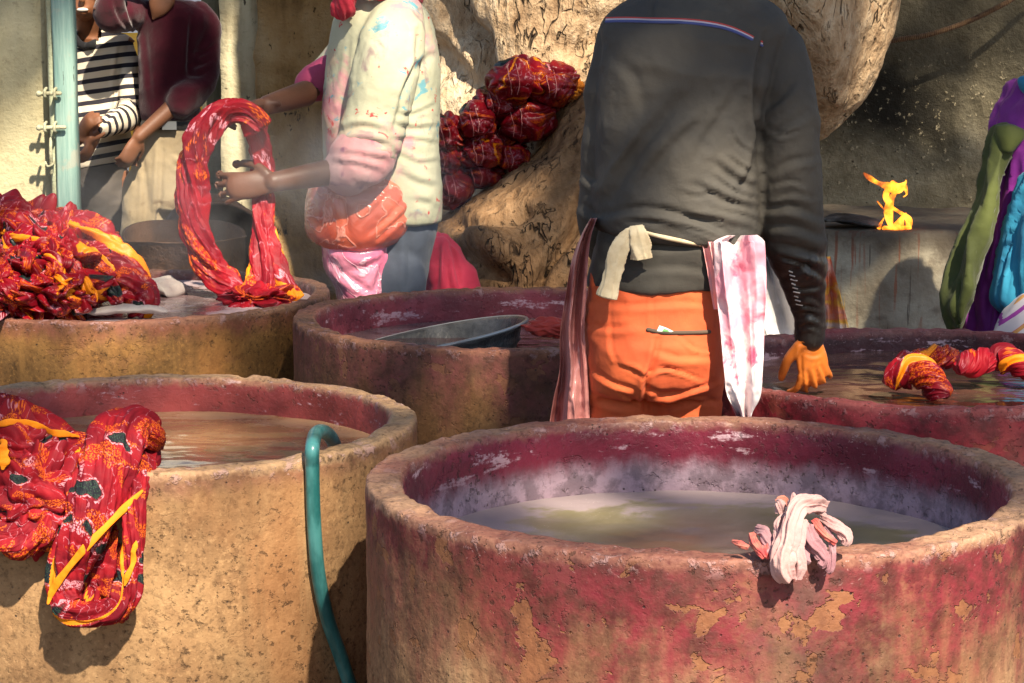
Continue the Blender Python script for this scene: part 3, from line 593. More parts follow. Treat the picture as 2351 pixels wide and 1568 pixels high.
mk('apron_string', *tube([P(1478, 532, YB + .01), P(1530, 546, YB + .005), P(1580, 556, YB + .008), P(1625, 563, YB + .02)], px(5.5, YB), 10, 30), CREAM, m1)
def sheet(name, rws, mat, parent, Y, folds=5, amp=.02, seed=0, th=.004, ns=70, nl=110, bow=0):
    # hanging folded cloth, with thickness; rws = (y, xl, xr)
    A = cat_rom(np.array(rws, float), nl); u = np.linspace(0, 1, ns)
    V = []
    for k in range(nl):
        x = A[k, 1] + (A[k, 2] - A[k, 1]) * u; t = k / nl
        d = amp * 1.5 * billow(np.c_[u * folds * .8 + .3 * math.sin(2.2 * t + seed), np.full(ns, t * .9), np.full(ns, seed * 1.7)], 1., 2, seed) + bow * (2 * u - 1) ** 2
        for j in range(ns): V.append(P(x[j], A[k, 0], Y + d[j]))
    V = np.array(V); V += np.c_[0 * V[:, 0], .012 * (ridge(V * np.array([14, 1, 7]), 1, 2, seed) - .5) + .003 * fbm(V, 60, 2, seed), 0 * V[:, 0]]
    Fb = grid_faces(nl, ns, False); n0 = len(V); V2 = V + np.array([0, th, 0])
    Fc = Fb + [tuple(i + n0 for i in f[::-1]) for f in Fb]
    edge = [i for i in range(ns)] + [r * ns + ns - 1 for r in range(1, nl)] + [(nl - 1) * ns + c for c in range(ns - 2, -1, -1)] + [r * ns for r in range(nl - 2, 0, -1)]
    for a, b in zip(edge, edge[1:] + edge[:1]): Fc.append((b, a, a + n0, b + n0))
    return mk(name, np.vstack([V, V2]), Fc, mat, parent)
TW = cloth_mat('pink_white_cloth', (.80, .70, .68), (.78, .55, .58), 5, .7, .3, .1, stain=((6, .44, .60, (.72, .30, .38), 5), (9, .55, .66, (.55, .09, .17), 2)))
PKT = cloth_mat('pink_fold_cloth', (.72, .40, .38), (.6, .2, .22), 9, .7, .3)
sheet('apron_flap', [(540, 1668, 1740), (552, 1640, 1754), (566, 1638, 1758), (640, 1640, 1760), (740, 1652, 1756), (850, 1662, 1750), (905, 1668, 1745), (945, 1690, 1728), (965, 1700, 1722)], TW, m1, 4.165, 2.6, .020, 2)
sheet('apron_flap', [(556, 1612, 1636), (610, 1622, 1648), (660, 1630, 1658), (712, 1640, 1664)], PKT, m1, 4.175, 2, .012, 4, ns=30, nl=50)
sheet('apron_flap', [(600, 1650, 1668), (700, 1656, 1676), (800, 1664, 1684), (900, 1668, 1690), (1000, 1712, 1732)], PKT, m1, 4.185, 2, .012, 6, ns=24, nl=70)
PL = M('red_plastic'); _o = PL.co(); PLM = PL.fin(PL.mix(PL.ss(PL.noise(PL.mp(_o, (30, 30, 2)), 1, 4), .35, .62), (.28, .075, .07), (.52, .22, .20)), .3, PL.bump(PL.noise(PL.mp(_o, (40, 40, 3)), 1, 4), .8, .008), .6)
sheet('plastic_apron', [(500, 1356, 1371), (540, 1334, 1357), (600, 1312, 1350), (680, 1298, 1346), (760, 1286, 1342), (850, 1285, 1348), (920, 1270, 1352), (1000, 1258, 1356)], PLM, m1, 4.25, 3, .020, 3)

# ---- the man in the dye-splashed shirt, in profile
J2 = dict(pelvis=P(890, 640, 6.22), chest=P(890, 220, 6.22), neck=P(868, -5, 6.22), head=P(835, -110, 6.2), face=(-.85, -.1, -.45),
          L=(P(905, 60, 6.06), P(845, 380, 6.02), P(628, 418, 5.88), (-1, -.05, -.12), (.05, 1, -.15), 1, .32, .19, .16),
          R=(P(850, 70, 6.38), P(765, 195, 6.36), P(612, 242, 5.98), (-1, -.1, -.1), (0, -.35, -1), -1, .9, .18),
          LL=(P(880, 1000, 6.15), G0(-.40, 6.12), np.array([-1., 0, 0])), RL=(P(850, 1000, 6.34), G0(-.5, 6.36), np.array([-1., 0, 0])), s=1.0, bareL=.26, bareR=.24)
m2, q2, R2 = person('man in a dye splashed pale shirt and pink plastic apron lifting a wet red cloth', J2, SKIN2, .0042)
SH = cloth_mat('splashed_shirt_cloth', (.43, .42, .30), (.36, .36, .25), 5, .85, .35, .0, stain=((4, .50, .68, (.50, .34, .22), 1), (6, .56, .70, (.52, .24, .26), 4), (15, .60, .67, (.13, .30, .34), 8), (24, .63, .68, (.45, .05, .05), 6), (11, .58, .70, (.26, .20, .18), 3)))
PKS = cloth_mat('pink_sleeve_cloth', (.48, .19, .20), (.46, .29, .28), 9, .8, .35, stain=((20, .55, .7, (.25, .09, .15), 3),))
tor = loft(rows([(-30, 815, 925, 6.22, .07), (-5, 792, 960, 6.22, .11), (25, 772, 985, 6.22, .15), (70, 758, 1000, 6.22, .165), (150, 748, 1010, 6.22, .165), (250, 742, 1009, 6.22, .162), (330, 742, 1006, 6.22, .16), (400, 752, 1012, 6.22, .16), (450, 790, 1015, 6.22, .158, 455), (500, 830, 1013, 6.22, .152, 502), (508, 840, 1008, 6.22, .14, 508)]), 60, 50, 2.4)
sL = tube([P(915, 40, 6.10), P(905, 90, 6.06), P(885, 170, 6.03), P(865, 260, 6.02), P(842, 335, 6.01), P(815, 375, 5.99)], [px(v, 6.05) for v in (62, 74, 78, 75, 72, 62)], 30, 50)
sR = tube([P(850, 70, 6.36), P(800, 130, 6.37), P(742, 185, 6.33), P(722, 195, 6.30)], [px(v, 6.3) for v in (55, 52, 42, 36)], 22, 30)
tail = sheet
ln = [([(960, 70), (955, 140), (930, 200), (905, 300)], 7, .009), ([(1000, 240), (950, 262), (912, 262)], 5, .004), ([(1003, 290), (950, 296), (905, 285)], 6, .005), ([(1005, 330), (950, 322), (900, 320)], 5, .004), ([(1003, 370), (960, 375), (905, 350)], 6, .004), ([(985, 130), (950, 170), (925, 230)], 9, .008),
      ([(890, 335), (840, 325), (780, 330)], 7, .008), ([(885, 360), (835, 350), (770, 352)], 7, .008), ([(880, 300), (830, 290), (780, 300)], 7, .006), ([(860, 390), (820, 378), (775, 380)], 7, .007), ([(805, 90), (795, 170), (780, 230)], 6, .004), ([(870, 60), (830, 100), (815, 170)], 9, .005), ([(1000, 430), (960, 420), (920, 400)], 8, .006), ([(990, 470), (950, 460)], 8, .005)]
def shirtmix(V): return np.clip((PR(V)[:, 1] - 285 + 30 * pn(V, 9, 3)) / 60, 0, 1) * (V[:, 1] < 6.14) * (PR(V)[:, 0] < 900)
sh, sV, sF = garment('shirt', [tor, sL, sR], SH, m2, .007, 2, ln, .0035, (5, 5, 5), 21, attrs={'pink': shirtmix})
_m = SH.node_tree; 
def overlay(mat, attr, c):   # dye soaked cuff: a stain with its own outline
    t = mat.node_tree; b = t.nodes['Principled BSDF']; src = b.inputs['Base Color'].links[0].from_socket
    mm = M.__new__(M); mm.mat, mm.t, mm.b = mat, t, b
    t.links.new(mm.mix(mm.m('MULTIPLY', mm.attr(attr), mm.ss(mm.noise(mm.co(), 11, 4), .36, .56, .35, .95)), src, c), b.inputs['Base Color'])
overlay(SH, 'pink', (.48, .20, .22))
garment('cuff', [tube([P(838, 345, 6.01), P(812, 378, 5.985), P(800, 392, 5.98)], [px(v, 6.0) for v in (75, 70, 60)], 26, 18)], PKS, m2, .008, 2, [([(885, 370), (830, 358), (765, 352)], 7, .008), ([(870, 395), (815, 380), (760, 375)], 7, .008)], .005, (6, 6, 14), 5)
garment('cuff', [tube([P(760, 170, 6.33), P(728, 188, 6.30), P(714, 195, 6.28)], [px(v, 6.3) for v in (44, 43, 38)], 20, 16)], cloth_mat('magenta_cuff', (.36, .06, .12), (.25, .03, .09), 9), m2, .008, 2, (), .005, (8, 8, 8), 7)
RS = cloth_mat('red_scarf_cloth', (.45, .03, .05), (.3, .015, .03), 20, .85, .4)
cloth = rope([P(800, -30, 6.06), P(792, -5, 6.05), P(785, 22, 6.05), P(778, 42, 6.06)], [px(v, 6.05) for v in (26, 28, 25, 12)], 60, 60, .4, seed=4, amp=.25); mk('scarf', cloth[0], cloth[1], RS, m2, uv=cloth[2])
cloth = rope([P(800, -30, 6.10), P(860, -22, 6.05), P(930, -8, 6.12), P(950, -12, 6.25), P(880, -30, 6.36), P(810, -35, 6.28)], px(17, 6.1), 50, 90, 1, seed=5, amp=.2); mk('scarf', cloth[0], cloth[1], RS, m2, uv=cloth[2])
def plastic(name, c1, c2, c3):
    m = M(name); o = m.co(); n = m.noise(m.mp(o, (6, 6, 6)), 1.3, 3, .5, 1.2)
    lines_ = m.ss(m.m('ABSOLUTE', m.m('SUBTRACT', n, .5)), .03, .0)
    c = m.mix(m.ss(n, .35, .65), c1, c2); c = m.mix(m.m('MULTIPLY', lines_, .6), c, c3)
    return m.fin(c, .2, m.bump(m.m('ADD', n, m.m('MULTIPLY', lines_, .18)), .38, .035), .7)
PO = plastic('orange_plastic', (.60, .12, .055), (.44, .075, .04), (.78, .36, .28)); PP = plastic('pink_plastic', (.72, .24, .34), (.58, .14, .24), (.86, .58, .64))
garment('plastic_apron', [loft(rows([(402, 745, 930, 6.19, .15), (420, 715, 950, 6.19, .175), (460, 704, 960, 6.19, .185), (505, 702, 958, 6.19, .185), (540, 708, 938, 6.19, .18), (562, 735, 905, 6.19, .165)]), 56, 34, 2.3)], PO, m2, .007, 2, [([(840, 540), (890, 500), (945, 440)], 6, .005), ([(870, 548), (905, 515), (948, 480)], 5, .005), ([(760, 425), (790, 480), (800, 540)], 7, .004), ([(900, 425), (870, 470), (820, 520)], 5, .004)], .0022, (5, 5, 4), 8)
garment('plastic_apron', [loft(rows([(545, 738, 905, 6.19, .158), (580, 742, 912, 6.19, .168), (620, 748, 912, 6.19, .17), (665, 770, 906, 6.19, .17), (760, 775, 900, 6.19, .17)]), 50, 30, 2.3)], PP, m2, .008, 2, [([(760, 600), (800, 640), (850, 670)], 8, .010), ([(900, 570), (850, 610), (800, 620)], 8, .009), ([(880, 600), (870, 640), (860, 670)], 8, .008), ([(760, 570), (830, 580), (890, 572)], 8, .007)], .0025, (5, 5, 3), 18)
JE = cloth_mat('blue_grey_jean', (.075, .088, .115), (.045, .055, .075), 8, .85, .3)
garment('trousers', [loft(rows([(470, 800, 1004, 6.22, .13), (520, 800, 1004, 6.22, .135), (600, 790, 985, 6.22, .13), (680, 790, 972, 6.22, .12)]), 44, 26), tube([P(905, 640, 6.14), P(895, 1000, 6.13), np.array([-.385, 6.12, .10])], [.095, .075, .065], 20, 30), tube([P(870, 640, 6.32), P(855, 1000, 6.34), np.array([-.48, 6.36, .10])], [.095, .075, .065], 20, 30)], JE, m2, .009, 2, [([(930, 520), (940, 600), (935, 660)], 8, .008)], .005, (6, 6, 8), 14)

# ---- the striped man and the man in the maroon jumper, at the gate
J3 = dict(pelvis=P(225, 420, 9.1), chest=P(235, 180, 9.1), neck=P(205, 78, 9.1), head=P(193, -14, 9.02), face=(.10, -1, -.05),
          L=(P(155, 110, 9.1), P(150, 270, 8.95), P(182, 318, 8.75), (.35, -.4, .5), (.6, .6, 0), 1, .4, .18), R=(P(290, 112, 9.1), P(300, 265, 9.0), P(222, 300, 8.75), (-.35, -.3, -.9), (-.8, .3, .2), -1, .35, .18),
          LL=(P(200, 680, 9.05), G0(-1.66, 9.1), np.array([0, -1., 0])), RL=(P(260, 680, 9.05), G0(-1.45, 9.1), np.array([.2, -.98, 0])), s=.95, bareL=.03, bareR=.03)
m3, q3, R3 = person('smiling man in a black and white striped pullover by the blue door post', J3, skin_mat('warm_skin', (.26, .105, .05)), .007)
mk('teeth', *ell(q3(0, .094, -.064), np.array([.024, .008, .008]), 16, 10, R3), M('teeth').fin((.7, .66, .6), .3), m3)
st = M('striped_knit'); sv = st.attr('stripe'); sv = st.m('ADD', sv, st.m('MULTIPLY', st.m('SUBTRACT', st.noise(st.co(), 5, 2), .5), .016))
sf = st.m('FRACT', st.m('MULTIPLY', sv, 1 / .0455)); dk = st.m('MULTIPLY', st.ss(sf, .02, .06), st.ss(sf, .48, .44))
STM = st.fin(st.mix(dk, (.62, .54, .42), (.028, .026, .034)), .9, st.bump(st.noise(st.co(), 300, 3), .3, .004), .1)
E3, W3 = P(300, 262, 9.0), P(232, 296, 8.77)
def stripe(V):
    t = np.clip((V - E3) @ (W3 - E3) / ((W3 - E3) @ (W3 - E3)), 0, 1); d = np.linalg.norm(V - E3 - t[:, None] * (W3 - E3), axis=1)
    return np.where((d < .070) & (t > .03), (V - E3) @ nrm(W3 - E3) + 5, V[:, 2] + .02 * np.sin(V[:, 0] * 9))
tor = loft(rows([(62, 188, 250, 9.1, .075), (84, 165, 282, 9.1, .10), (110, 148, 302, 9.1, .115), (180, 150, 292, 9.1, .12), (280, 152, 298, 9.1, .125), (350, 152, 300, 9.1, .125, 335), (388, 155, 292, 9.1, .12, 362), (396, 160, 286, 9.1, .10, 368)]), 48, 40)
s3 = tube([P(282, 105, 9.1), P(292, 150, 9.07), P(296, 210, 9.02), E3, (E3 + W3) / 2, W3], [px(v, 9) for v in (26, 28, 28, 31, 29, 20)], 22, 50)
s3b = tube([P(160, 112, 9.1), P(152, 200, 9.05), P(150, 270, 8.95), P(176, 308, 8.8)], [px(v, 9) for v in (26, 28, 28, 20)], 22, 40)
_p3 = garment('pullover', [tor, s3, s3b], STM, m3, .009, 2, [([(275, 110), (268, 180), (265, 250)], 5, .012), ([(200, 300), (240, 280), (265, 250)], 5, .008), ([(200, 340), (250, 330), (290, 312)], 5, .008)], .006, (6, 6, 9), 5, attrs={'stripe': stripe}, cut=lambda V, N: (((PR(V)[:, 0] - 203) / 27) ** 2 + ((PR(V)[:, 1] - 74) / 26) ** 2 < 1) & (N[:, 1] < .3))
cb = bvh(*_p3[1:]); cpts = [hit(cb, a, b, .003) for a, b in ((171, 78), (174, 90), (184, 101), (198, 106), (213, 102), (225, 92), (233, 78), (236, 64))]; cpts = [p for p in cpts if p is not None]
mk('collar', *tube(cpts, [.016] * len(cpts), 12, 40), cloth_mat('dark_collar', (.012, .011, .013)), m3)
GT = cloth_mat('grey_brown_trouser_cloth', (.085, .072, .062), (.06, .05, .043), 8)
garment('trousers', [loft(rows([(370, 165, 288, 9.1, .115), (430, 165, 290, 9.1, .12), (500, 170, 285, 9.1, .10)]), 40, 20), tube([P(196, 460, 9.1), P(200, 680, 9.05), np.array([-1.65, 9.1, .1])], [.092, .078, .07], 20, 30), tube([P(258, 460, 9.1), P(265, 680, 9.05), np.array([-1.45, 9.1, .1])], [.092, .078, .07], 20, 30)], GT, m3, .010, 2, (), .006)
J4 = dict(pelvis=P(375, 330, 8.95), chest=P(400, 120, 8.95), neck=P(372, 5, 8.95), head=P(362, -65, 8.88), face=(-.4, -.9, -.05),
          L=(P(312, 25, 8.95), P(225, 45, 8.75), P(290, -70, 8.72), (.5, 0, .8), (.3, .9, 0), 1, .4, .18), R=(P(452, 48, 8.95), P(472, 178, 8.90), P(318, 315, 8.76), (-.45, -.2, -.85), (-.5, .8, .3), -1, .45, .18),
          LL=(P(330, 640, 8.9), G0(-1.1, 8.9), np.array([-.3, -.95, 0])), RL=(P(425, 640, 8.95), G0(-.85, 8.95), np.array([0, -1., 0])), s=.98, slim=.036, bareR=.25, bareL=.03)
m4, q4, R4 = person('man in a maroon V-neck jumper and khaki trousers with one arm raised', J4, SKIN, .007)
MR = cloth_mat('maroon_knit', (.060, .008, .016), (.042, .006, .012), 10, .95, .5, .3, spec=.05)
tor = loft(rows([(0, 330, 440, 8.95, .075), (22, 318, 478, 8.95, .105), (60, 318, 490, 8.95, .12), (130, 320, 462, 8.95, .125), (200, 322, 452, 8.95, .125), (255, 324, 458, 8.95, .125), (276, 330, 458, 8.95, .115)]), 48, 36)
s4 = tube([P(458, 30, 8.95), P(474, 70, 8.95), P(474, 130, 8.94), P(465, 182, 8.91), P(446, 206, 8.88), P(428, 222, 8.845), P(412, 236, 8.825)], [px(v, 8.95) for v in (30, 33, 31, 35, 38, 38, 35)], 24, 40)
s4b = tube([P(330, 30, 8.95), P(290, 32, 8.85), P(258, 40, 8.78), P(250, 20, 8.75), P(268, -25, 8.73)], [px(v, 8.9) for v in (34, 38, 34, 32, 27)], 24, 40)
garment('jumper', [tor, s4, s4b], MR, m4, .009, 2, [([(260, 0), (275, 40), (300, 70)], 5, .010), ([(290, 0), (300, 40), (318, 80)], 5, .010), ([(440, 40), (435, 110), (432, 170)], 6, .014), ([(495, 100), (470, 120), (445, 120)], 5, .009), ([(490, 130), (465, 145), (440, 145)], 5, .009), ([(485, 155), (460, 170), (435, 170)], 5, .009), ([(330, 60), (340, 150), (345, 230)], 7, .006)], .006, (6, 6, 9), 25)
vp = [P(372, -2, 8.835), P(362, 22, 8.828), P(352, 42, 8.832)]
mk('neck_opening', *tube(vp, [.055, .038, .006], 16, 20, .35, (0, 1, 0)), SKIN, m4)
KH = cloth_mat('khaki_trouser_cloth', (.34, .27, .17), (.26, .20, .12), 6, .85, .35, stain=((6, .58, .7, (.17, .12, .07), 4),))
garment('trousers', [loft(rows([(270, 330, 456, 8.95, .112), (300, 322, 458, 8.95, .118), (400, 300, 452, 8.95, .125), (480, 288, 448, 8.95, .12)]), 44, 24), tube([P(338, 430, 8.93), P(328, 560, 8.9), P(318, 680, 8.88), np.array([-1.1, 8.9, .1])], [px(v, 8.9) for v in (54, 52, 48, 42)], 22, 36), tube([P(405, 430, 8.97), P(412, 560, 8.97), P(415, 680, 8.95), np.array([-.85, 8.95, .1])], [px(v, 8.9) for v in (50, 48, 44, 40)], 22, 36)], KH, m4, .009, 2, [([(372, 330), (366, 450), (360, 560)], 6, .014), ([(400, 350), (430, 372), (448, 380)], 5, .008), ([(400, 380), (430, 392), (446, 400)], 5, .007), ([(320, 340), (335, 430), (330, 540)], 6, .008), ([(300, 560), (330, 580), (350, 575)], 6, .008)], .006, (6, 6, 8), 32)
blt = mk('belt', *loft(rows([(276, 326, 460, 8.945, .122), (284, 324, 461, 8.945, .125), (294, 323, 461, 8.945, .122)]), 44, 10), cloth_mat('black_belt', (.02, .018, .016), rough=.5), m4)
mk('buckle', *box(*(P(372, 300, 8.8)[0], P(405, 300, 8.8)[0], 8.802, 8.818, P(380, 298, 8.8)[2], P(380, 279, 8.8)[2])), M('steel_buckle').fin((.35, .36, .36), .35, Metallic=.8), blt, smooth=False)

# ---- the woman in the sari, leaning in from the right
J5 = dict(pelvis=P(2330, 520, 6.6), chest=P(2390, 300, 6.55), neck=P(2430, 190, 6.5), head=P(2440, 100, 6.45), face=(-.7, -.5, -.45),
          L=(P(2380, 240, 6.68), P(2400, 400, 6.75), P(2480, 520, 6.7), (.7, -.3, -.4), (0, 0, -1), 1, .5, .17), R=(P(2430, 240, 6.40), P(2500, 400, 6.3), P(2480, 540, 6.2), (-.4, -.3, -.8), (0, 1, 0), 1, .5, .17),
          LL=(P(2300, 900, 6.6), G0(1.45, 6.6), np.array([-.8, -.6, 0])), RL=(P(2360, 900, 6.5), G0(1.6, 6.45), np.array([-.8, -.6, 0])), s=.95)
m5, q5, R5 = person('woman in a purple, olive and turquoise sari at the right edge', J5, SKIN, .008)
def drape(name, rws, mat, parent, seed, lines=(), amp=.020, f=(15, 15, 1.6)):
    return garment(name, [loft(rows(rws), 60, 44, 2.2)], mat, parent, .010, 2, lines, amp, f, seed)
SP = cloth_mat('purple_sari_cloth', (.28, .03, .30), (.17, .02, .19), 6, .6, .3); SO = cloth_mat('olive_sari_cloth', (.085, .10, .025), (.05, .06, .018), 6, .7, .3); SB = cloth_mat('turquoise_sari_cloth', (.035, .28, .42), (.02, .16, .30), 6, .7, .3)
drape('sari', [(185, 2335, 2490, 6.5, .10), (215, 2312, 2510, 6.5, .14), (270, 2290, 2530, 6.5, .17), (330, 2282, 2530, 6.5, .18), (420, 2272, 2520, 6.52, .18), (520, 2240, 2500, 6.54, .19), (620, 2215, 2500, 6.56, .20), (720, 2196, 2510, 6.56, .21), (900, 2190, 2520, 6.56, .22), (1180, 2190, 2520, 6.56, .23)], SP, m5, 41, [([(2320, 330), (2290, 480), (2250, 650)], 9, .014), ([(2340, 360), (2310, 520), (2270, 720)], 9, .014), ([(2290, 300), (2262, 480), (2225, 640)], 9, .012)])
drape('sari_border', [(288, 2284, 2306, 6.40, .05), (340, 2276, 2308, 6.40, .07), (440, 2252, 2286, 6.40, .085), (540, 2216, 2262, 6.40, .09), (620, 2182, 2240, 6.40, .09), (690, 2166, 2220, 6.40, .09), (745, 2180, 2205, 6.40, .08), (760, 2184, 2200, 6.40, .06)], SO, m5, 43)
drape('sari_border', [(288, 2286, 2352, 6.36, .03), (318, 2290, 2358, 6.355, .035), (352, 2296, 2318, 6.355, .03)], SO, m5, 47, amp=.006)
drape('sari_shawl', [(400, 2350, 2420, 6.32, .06), (460, 2332, 2420, 6.32, .08), (540, 2306, 2420, 6.32, .09), (620, 2290, 2420, 6.32, .10), (690, 2286, 2400, 6.32, .09), (725, 2305, 2380, 6.32, .07)], SB, m5, 44, [([(2345, 450), (2325, 560), (2310, 680)], 8, .012)])
drape('sari_shawl', [(178, 2338, 2420, 6.40, .05), (198, 2342, 2420, 6.40, .05), (214, 2352, 2420, 6.40, .04)], SB, m5, 48, amp=.006)
sm = M('striped_shawl'); so_ = sm.co(); sx, sy, sz = sm.sep(so_); sd = sm.m('FRACT', sm.m('MULTIPLY', sm.m('ADD', sz, sm.m('MULTIPLY', sx, -.85)), 1 / .075))
SSM = sm.fin(sm.ramp(sd, [(0, (.62, .55, .55)), (.25, (.62, .55, .55)), (.27, (.33, .05, .30)), (.40, (.33, .05, .30)), (.42, (.62, .55, .55)), (.62, (.62, .55, .55)), (.64, (.62, .30, .10)), (.8, (.6, .08, .08)), (.82, (.62, .55, .55))]), .85)
for e in sm.t.nodes:
    if e.type == 'VALTORGB': e.color_ramp.interpolation = 'CONSTANT'
drape('sari_pallu', [(672, 2350, 2430, 6.22, .06), (700, 2320, 2430, 6.22, .08), (740, 2292, 2430, 6.22, .09), (800, 2275, 2430, 6.22, .09), (1000, 2275, 2430, 6.22, .09)], SSM, m5, 49, amp=.006)
# ------------------------------------------------------------------ gateway, walls
def slab(name, x0, x1, Yf, depth, z0, z1, mat, seed, amp=.012, res=.03, lab=None, cat='wall', parent=None):
    nx_, nz_ = max(4, int((x1 - x0) / res)), max(4, int((z1 - z0) / res)); ny_ = max(4, int(depth / res))
    xs, zs, ys = np.linspace(x0, x1, nx_), np.linspace(z0, z1, nz_), np.linspace(Yf, Yf + depth, ny_)
    ring = [(x, Yf) for x in xs] + [(x1, y) for y in ys[1:]] + [(x, Yf + depth) for x in xs[::-1][1:]] + [(x0, y) for y in ys[::-1][1:-1]]
    ns = len(ring); V = np.array([(a, b, z) for z in zs for a, b in ring]); Fc = grid_faces(nz_, ns)
    N = normals(V, Fc); V = V + N * (amp * fbm(V, 3.5, 4, seed) + amp * .4 * np.minimum(0, pn(V, 11, seed + 4)))[:, None]
    o = mk(name, V, Fc, mat, parent)
    if lab: tag(o, lab, cat)
    return o
X = lambda dx, Y: P(dx, 300, Y)[0]
CW = plaster('cream_limewash', (.40, .35, .21), (.50, .45, .29), (.24, .19, .10), 1.6, .3, .45)
slab('yard_wall', X(-420, 7.75), X(108, 7.75), 7.75, .22, -.02, 2.9, CW, 3, .008, .04, 'smooth cream limewashed wall at the far left beside the blue post')
DW = plaster('cream_plaster', (.52, .46, .30), (.66, .60, .42), (.26, .20, .11), 2.2, .45, .9); 
SW = plaster('shaded_stained_plaster', (.16, .15, .10), (.26, .24, .16), (.05, .045, .03), 2.5, .5, .9)  # stained plaster; the jamb's shade is put into these dark base colours
OW = plaster('ochre_crumbled_stone', (.36, .22, .09), (.50, .36, .19), (.10, .055, .02), 3.2, .35, 1.0, .95, 1.0)
slab('gate_jamb', X(466, 9.75), X(512, 9.75), 9.75, .5, -.02, 3.4, SW, 5, .010, .03, 'stained jamb of the gateway with its shade painted dark grey, beside the maroon jumper man', 'gate jamb')
slab('pillar', X(508, 9.5), X(600, 9.5), 9.5, .5, -.02, 3.4, DW, 6, .012, .03, 'cream plastered gate pillar with dark chips', 'pillar')
slab('pillar', X(599, 9.35), X(1100, 9.35), 9.35, .5, -.02, 3.4, OW, 7, .03, .03, 'crumbling ochre stone pillar behind the splashed shirt man', 'pillar')
# blue door post with its bolts
tm = M('worn_teal_paint'); o_ = tm.co(); g = tm.noise(tm.mp(o_, (30, 30, 2.2)), 1, 5, .65); g2 = tm.noise(o_, 9, 4, .6)
tc = tm.mix(tm.ss(g, .3, .7), (.13, .24, .215), (.27, .385, .33)); tc = tm.mix(tm.ss(g2, .56, .66, 0, .7), tc, (.34, .33, .26)); tc = tm.mix(tm.ss(tm.noise(tm.mp(o_, (60, 60, 7)), 1, 4, .7), .66, .70), tc, (.03, .035, .03))
TEAL = tm.fin(tc, .6, tm.bump(g, .6, .01), .35)
Yp = 7.6
def pbar(x0, x1, Yf, dep, z0, z1, bev=.008):
    V = []; prof = [(x0 + bev, Yf), (x1 - bev, Yf), (x1, Yf + bev), (x1, Yf + dep - bev), (x1 - bev, Yf + dep), (x0 + bev, Yf + dep), (x0, Yf + dep - bev), (x0, Yf + bev)]
    for z in np.linspace(z0, z1, 60): V += [(a, b, z) for a, b in prof]
    V = np.array(V, float); V[:, :2] += .002 * np.stack([pn(V, 12, 3), pn(V, 12, 4)], -1)
    return V, grid_faces(60, 8)
dp = empty('door_post', (X(145, Yp), Yp, 0), 'worn teal painted wooden door post with rusty bolts at the left', 'door post')
mk('post_board', *pbar(X(126, Yp), X(174, Yp), Yp, .07, -.01, 2.7), TEAL, dp)
mk('post_edge', *pbar(X(110, Yp), X(127, Yp), Yp + .025, .08, -.01, 2.7), plaster('pale_green_paint', (.34, .36, .24), (.44, .44, .30), (.22, .16, .08), 5, .5, .6), dp)
IRON = plaster('painted_iron', (.34, .33, .22), (.44, .42, .29), (.14, .12, .07), 14, 0, .5, .6)
for yy, L_ in ((293, 1.), (215, .7)):
    c = P(112, yy, Yp - .02); b_ = mk('door_bolt', *tube([c + np.array([-.03, 0, 0]), c + np.array([.055 * L_, 0, .001])], .0075, 12, 10), IRON, dp)
    for dx in (-.012, .022): mk('bolt_bracket', *tube([c + np.array([dx, .018, .018]), c + np.array([dx, -.008, .012]), c + np.array([dx, -.012, 0]), c + np.array([dx, -.008, -.012]), c + np.array([dx, .018, -.018])], .0055, 8, 20), IRON, b_)
    mk('bolt_knob', *ell(c + np.array([-.034, -.004, 0]), (.011, .011, .011), 12, 8), IRON, b_)
c = P(118, 355, Yp - .01); mk('door_hasp', *tube([P(117, 318, Yp + .005), P(116, 340, Yp - .012), P(117, 372, Yp - .012), P(118, 398, Yp)], .006, 8, 24), IRON, dp)
mk('staple', *tube([P(104, 372, Yp), P(110, 382, Yp - .02), P(122, 376, Yp - .018), P(124, 362, Yp)], .004, 8, 20), IRON, dp)
# street beyond the gate
sw = slab('street_wall', -6, 3, 17, .3, -.02, 5.5, plaster('pale_street_wash', (.66, .64, .58), (.75, .73, .68), (.48, .45, .4), 1), 9, .01, .25, 'pale house wall across the street beyond the gate')
vx, vY = P(262, 80, 13)[0], 13.0
van = empty('parked_van', (vx, vY, 0), 'white van with a yellow side parked beyond the gate', 'van')
WHT = M('white_paint').fin((.78, .78, .78), .3, None, .5, Coat_Weight=.4); YEL = M('yellow_paint').fin((.80, .42, .02), .4, None, .5)
V, Fc = loft([((vx - .9, vY, .35), (vx + 1.6, vY, .35), .8), ((vx - .95, vY, .7), (vx + 1.65, vY, .7), .84), ((vx - .9, vY, 1.05), (vx + 1.65, vY, 1.05), .84), ((vx - .62, vY, 1.38), (vx + 1.62, vY, 1.38), .78), ((vx - .45, vY, 1.72), (vx + 1.58, vY, 1.72), .70), ((vx - .35, vY, 1.82), (vx + 1.5, vY, 1.82), .62)], 64, 40, 5)
mk('van_body', V, Fc, WHT, van)
mk('yellow_panel', *loft([((vx + .02, vY, .55), (vx + 1.68, vY, .55), .86), ((vx + .0, vY, .9), (vx + 1.69, vY, .9), .87), ((vx + .0, vY, 1.37), (vx + 1.69, vY, 1.37), .855)], 64, 16, 6), YEL, van)
mk('van_window', *loft([((vx - .60, vY, 1.40), (vx + .5, vY, 1.40), .79), ((vx - .52, vY, 1.62), (vx + .5, vY, 1.62), .745)], 48, 8, 5), M('blue_glass').fin((.12, .17, .24), .08, None, .6), van)
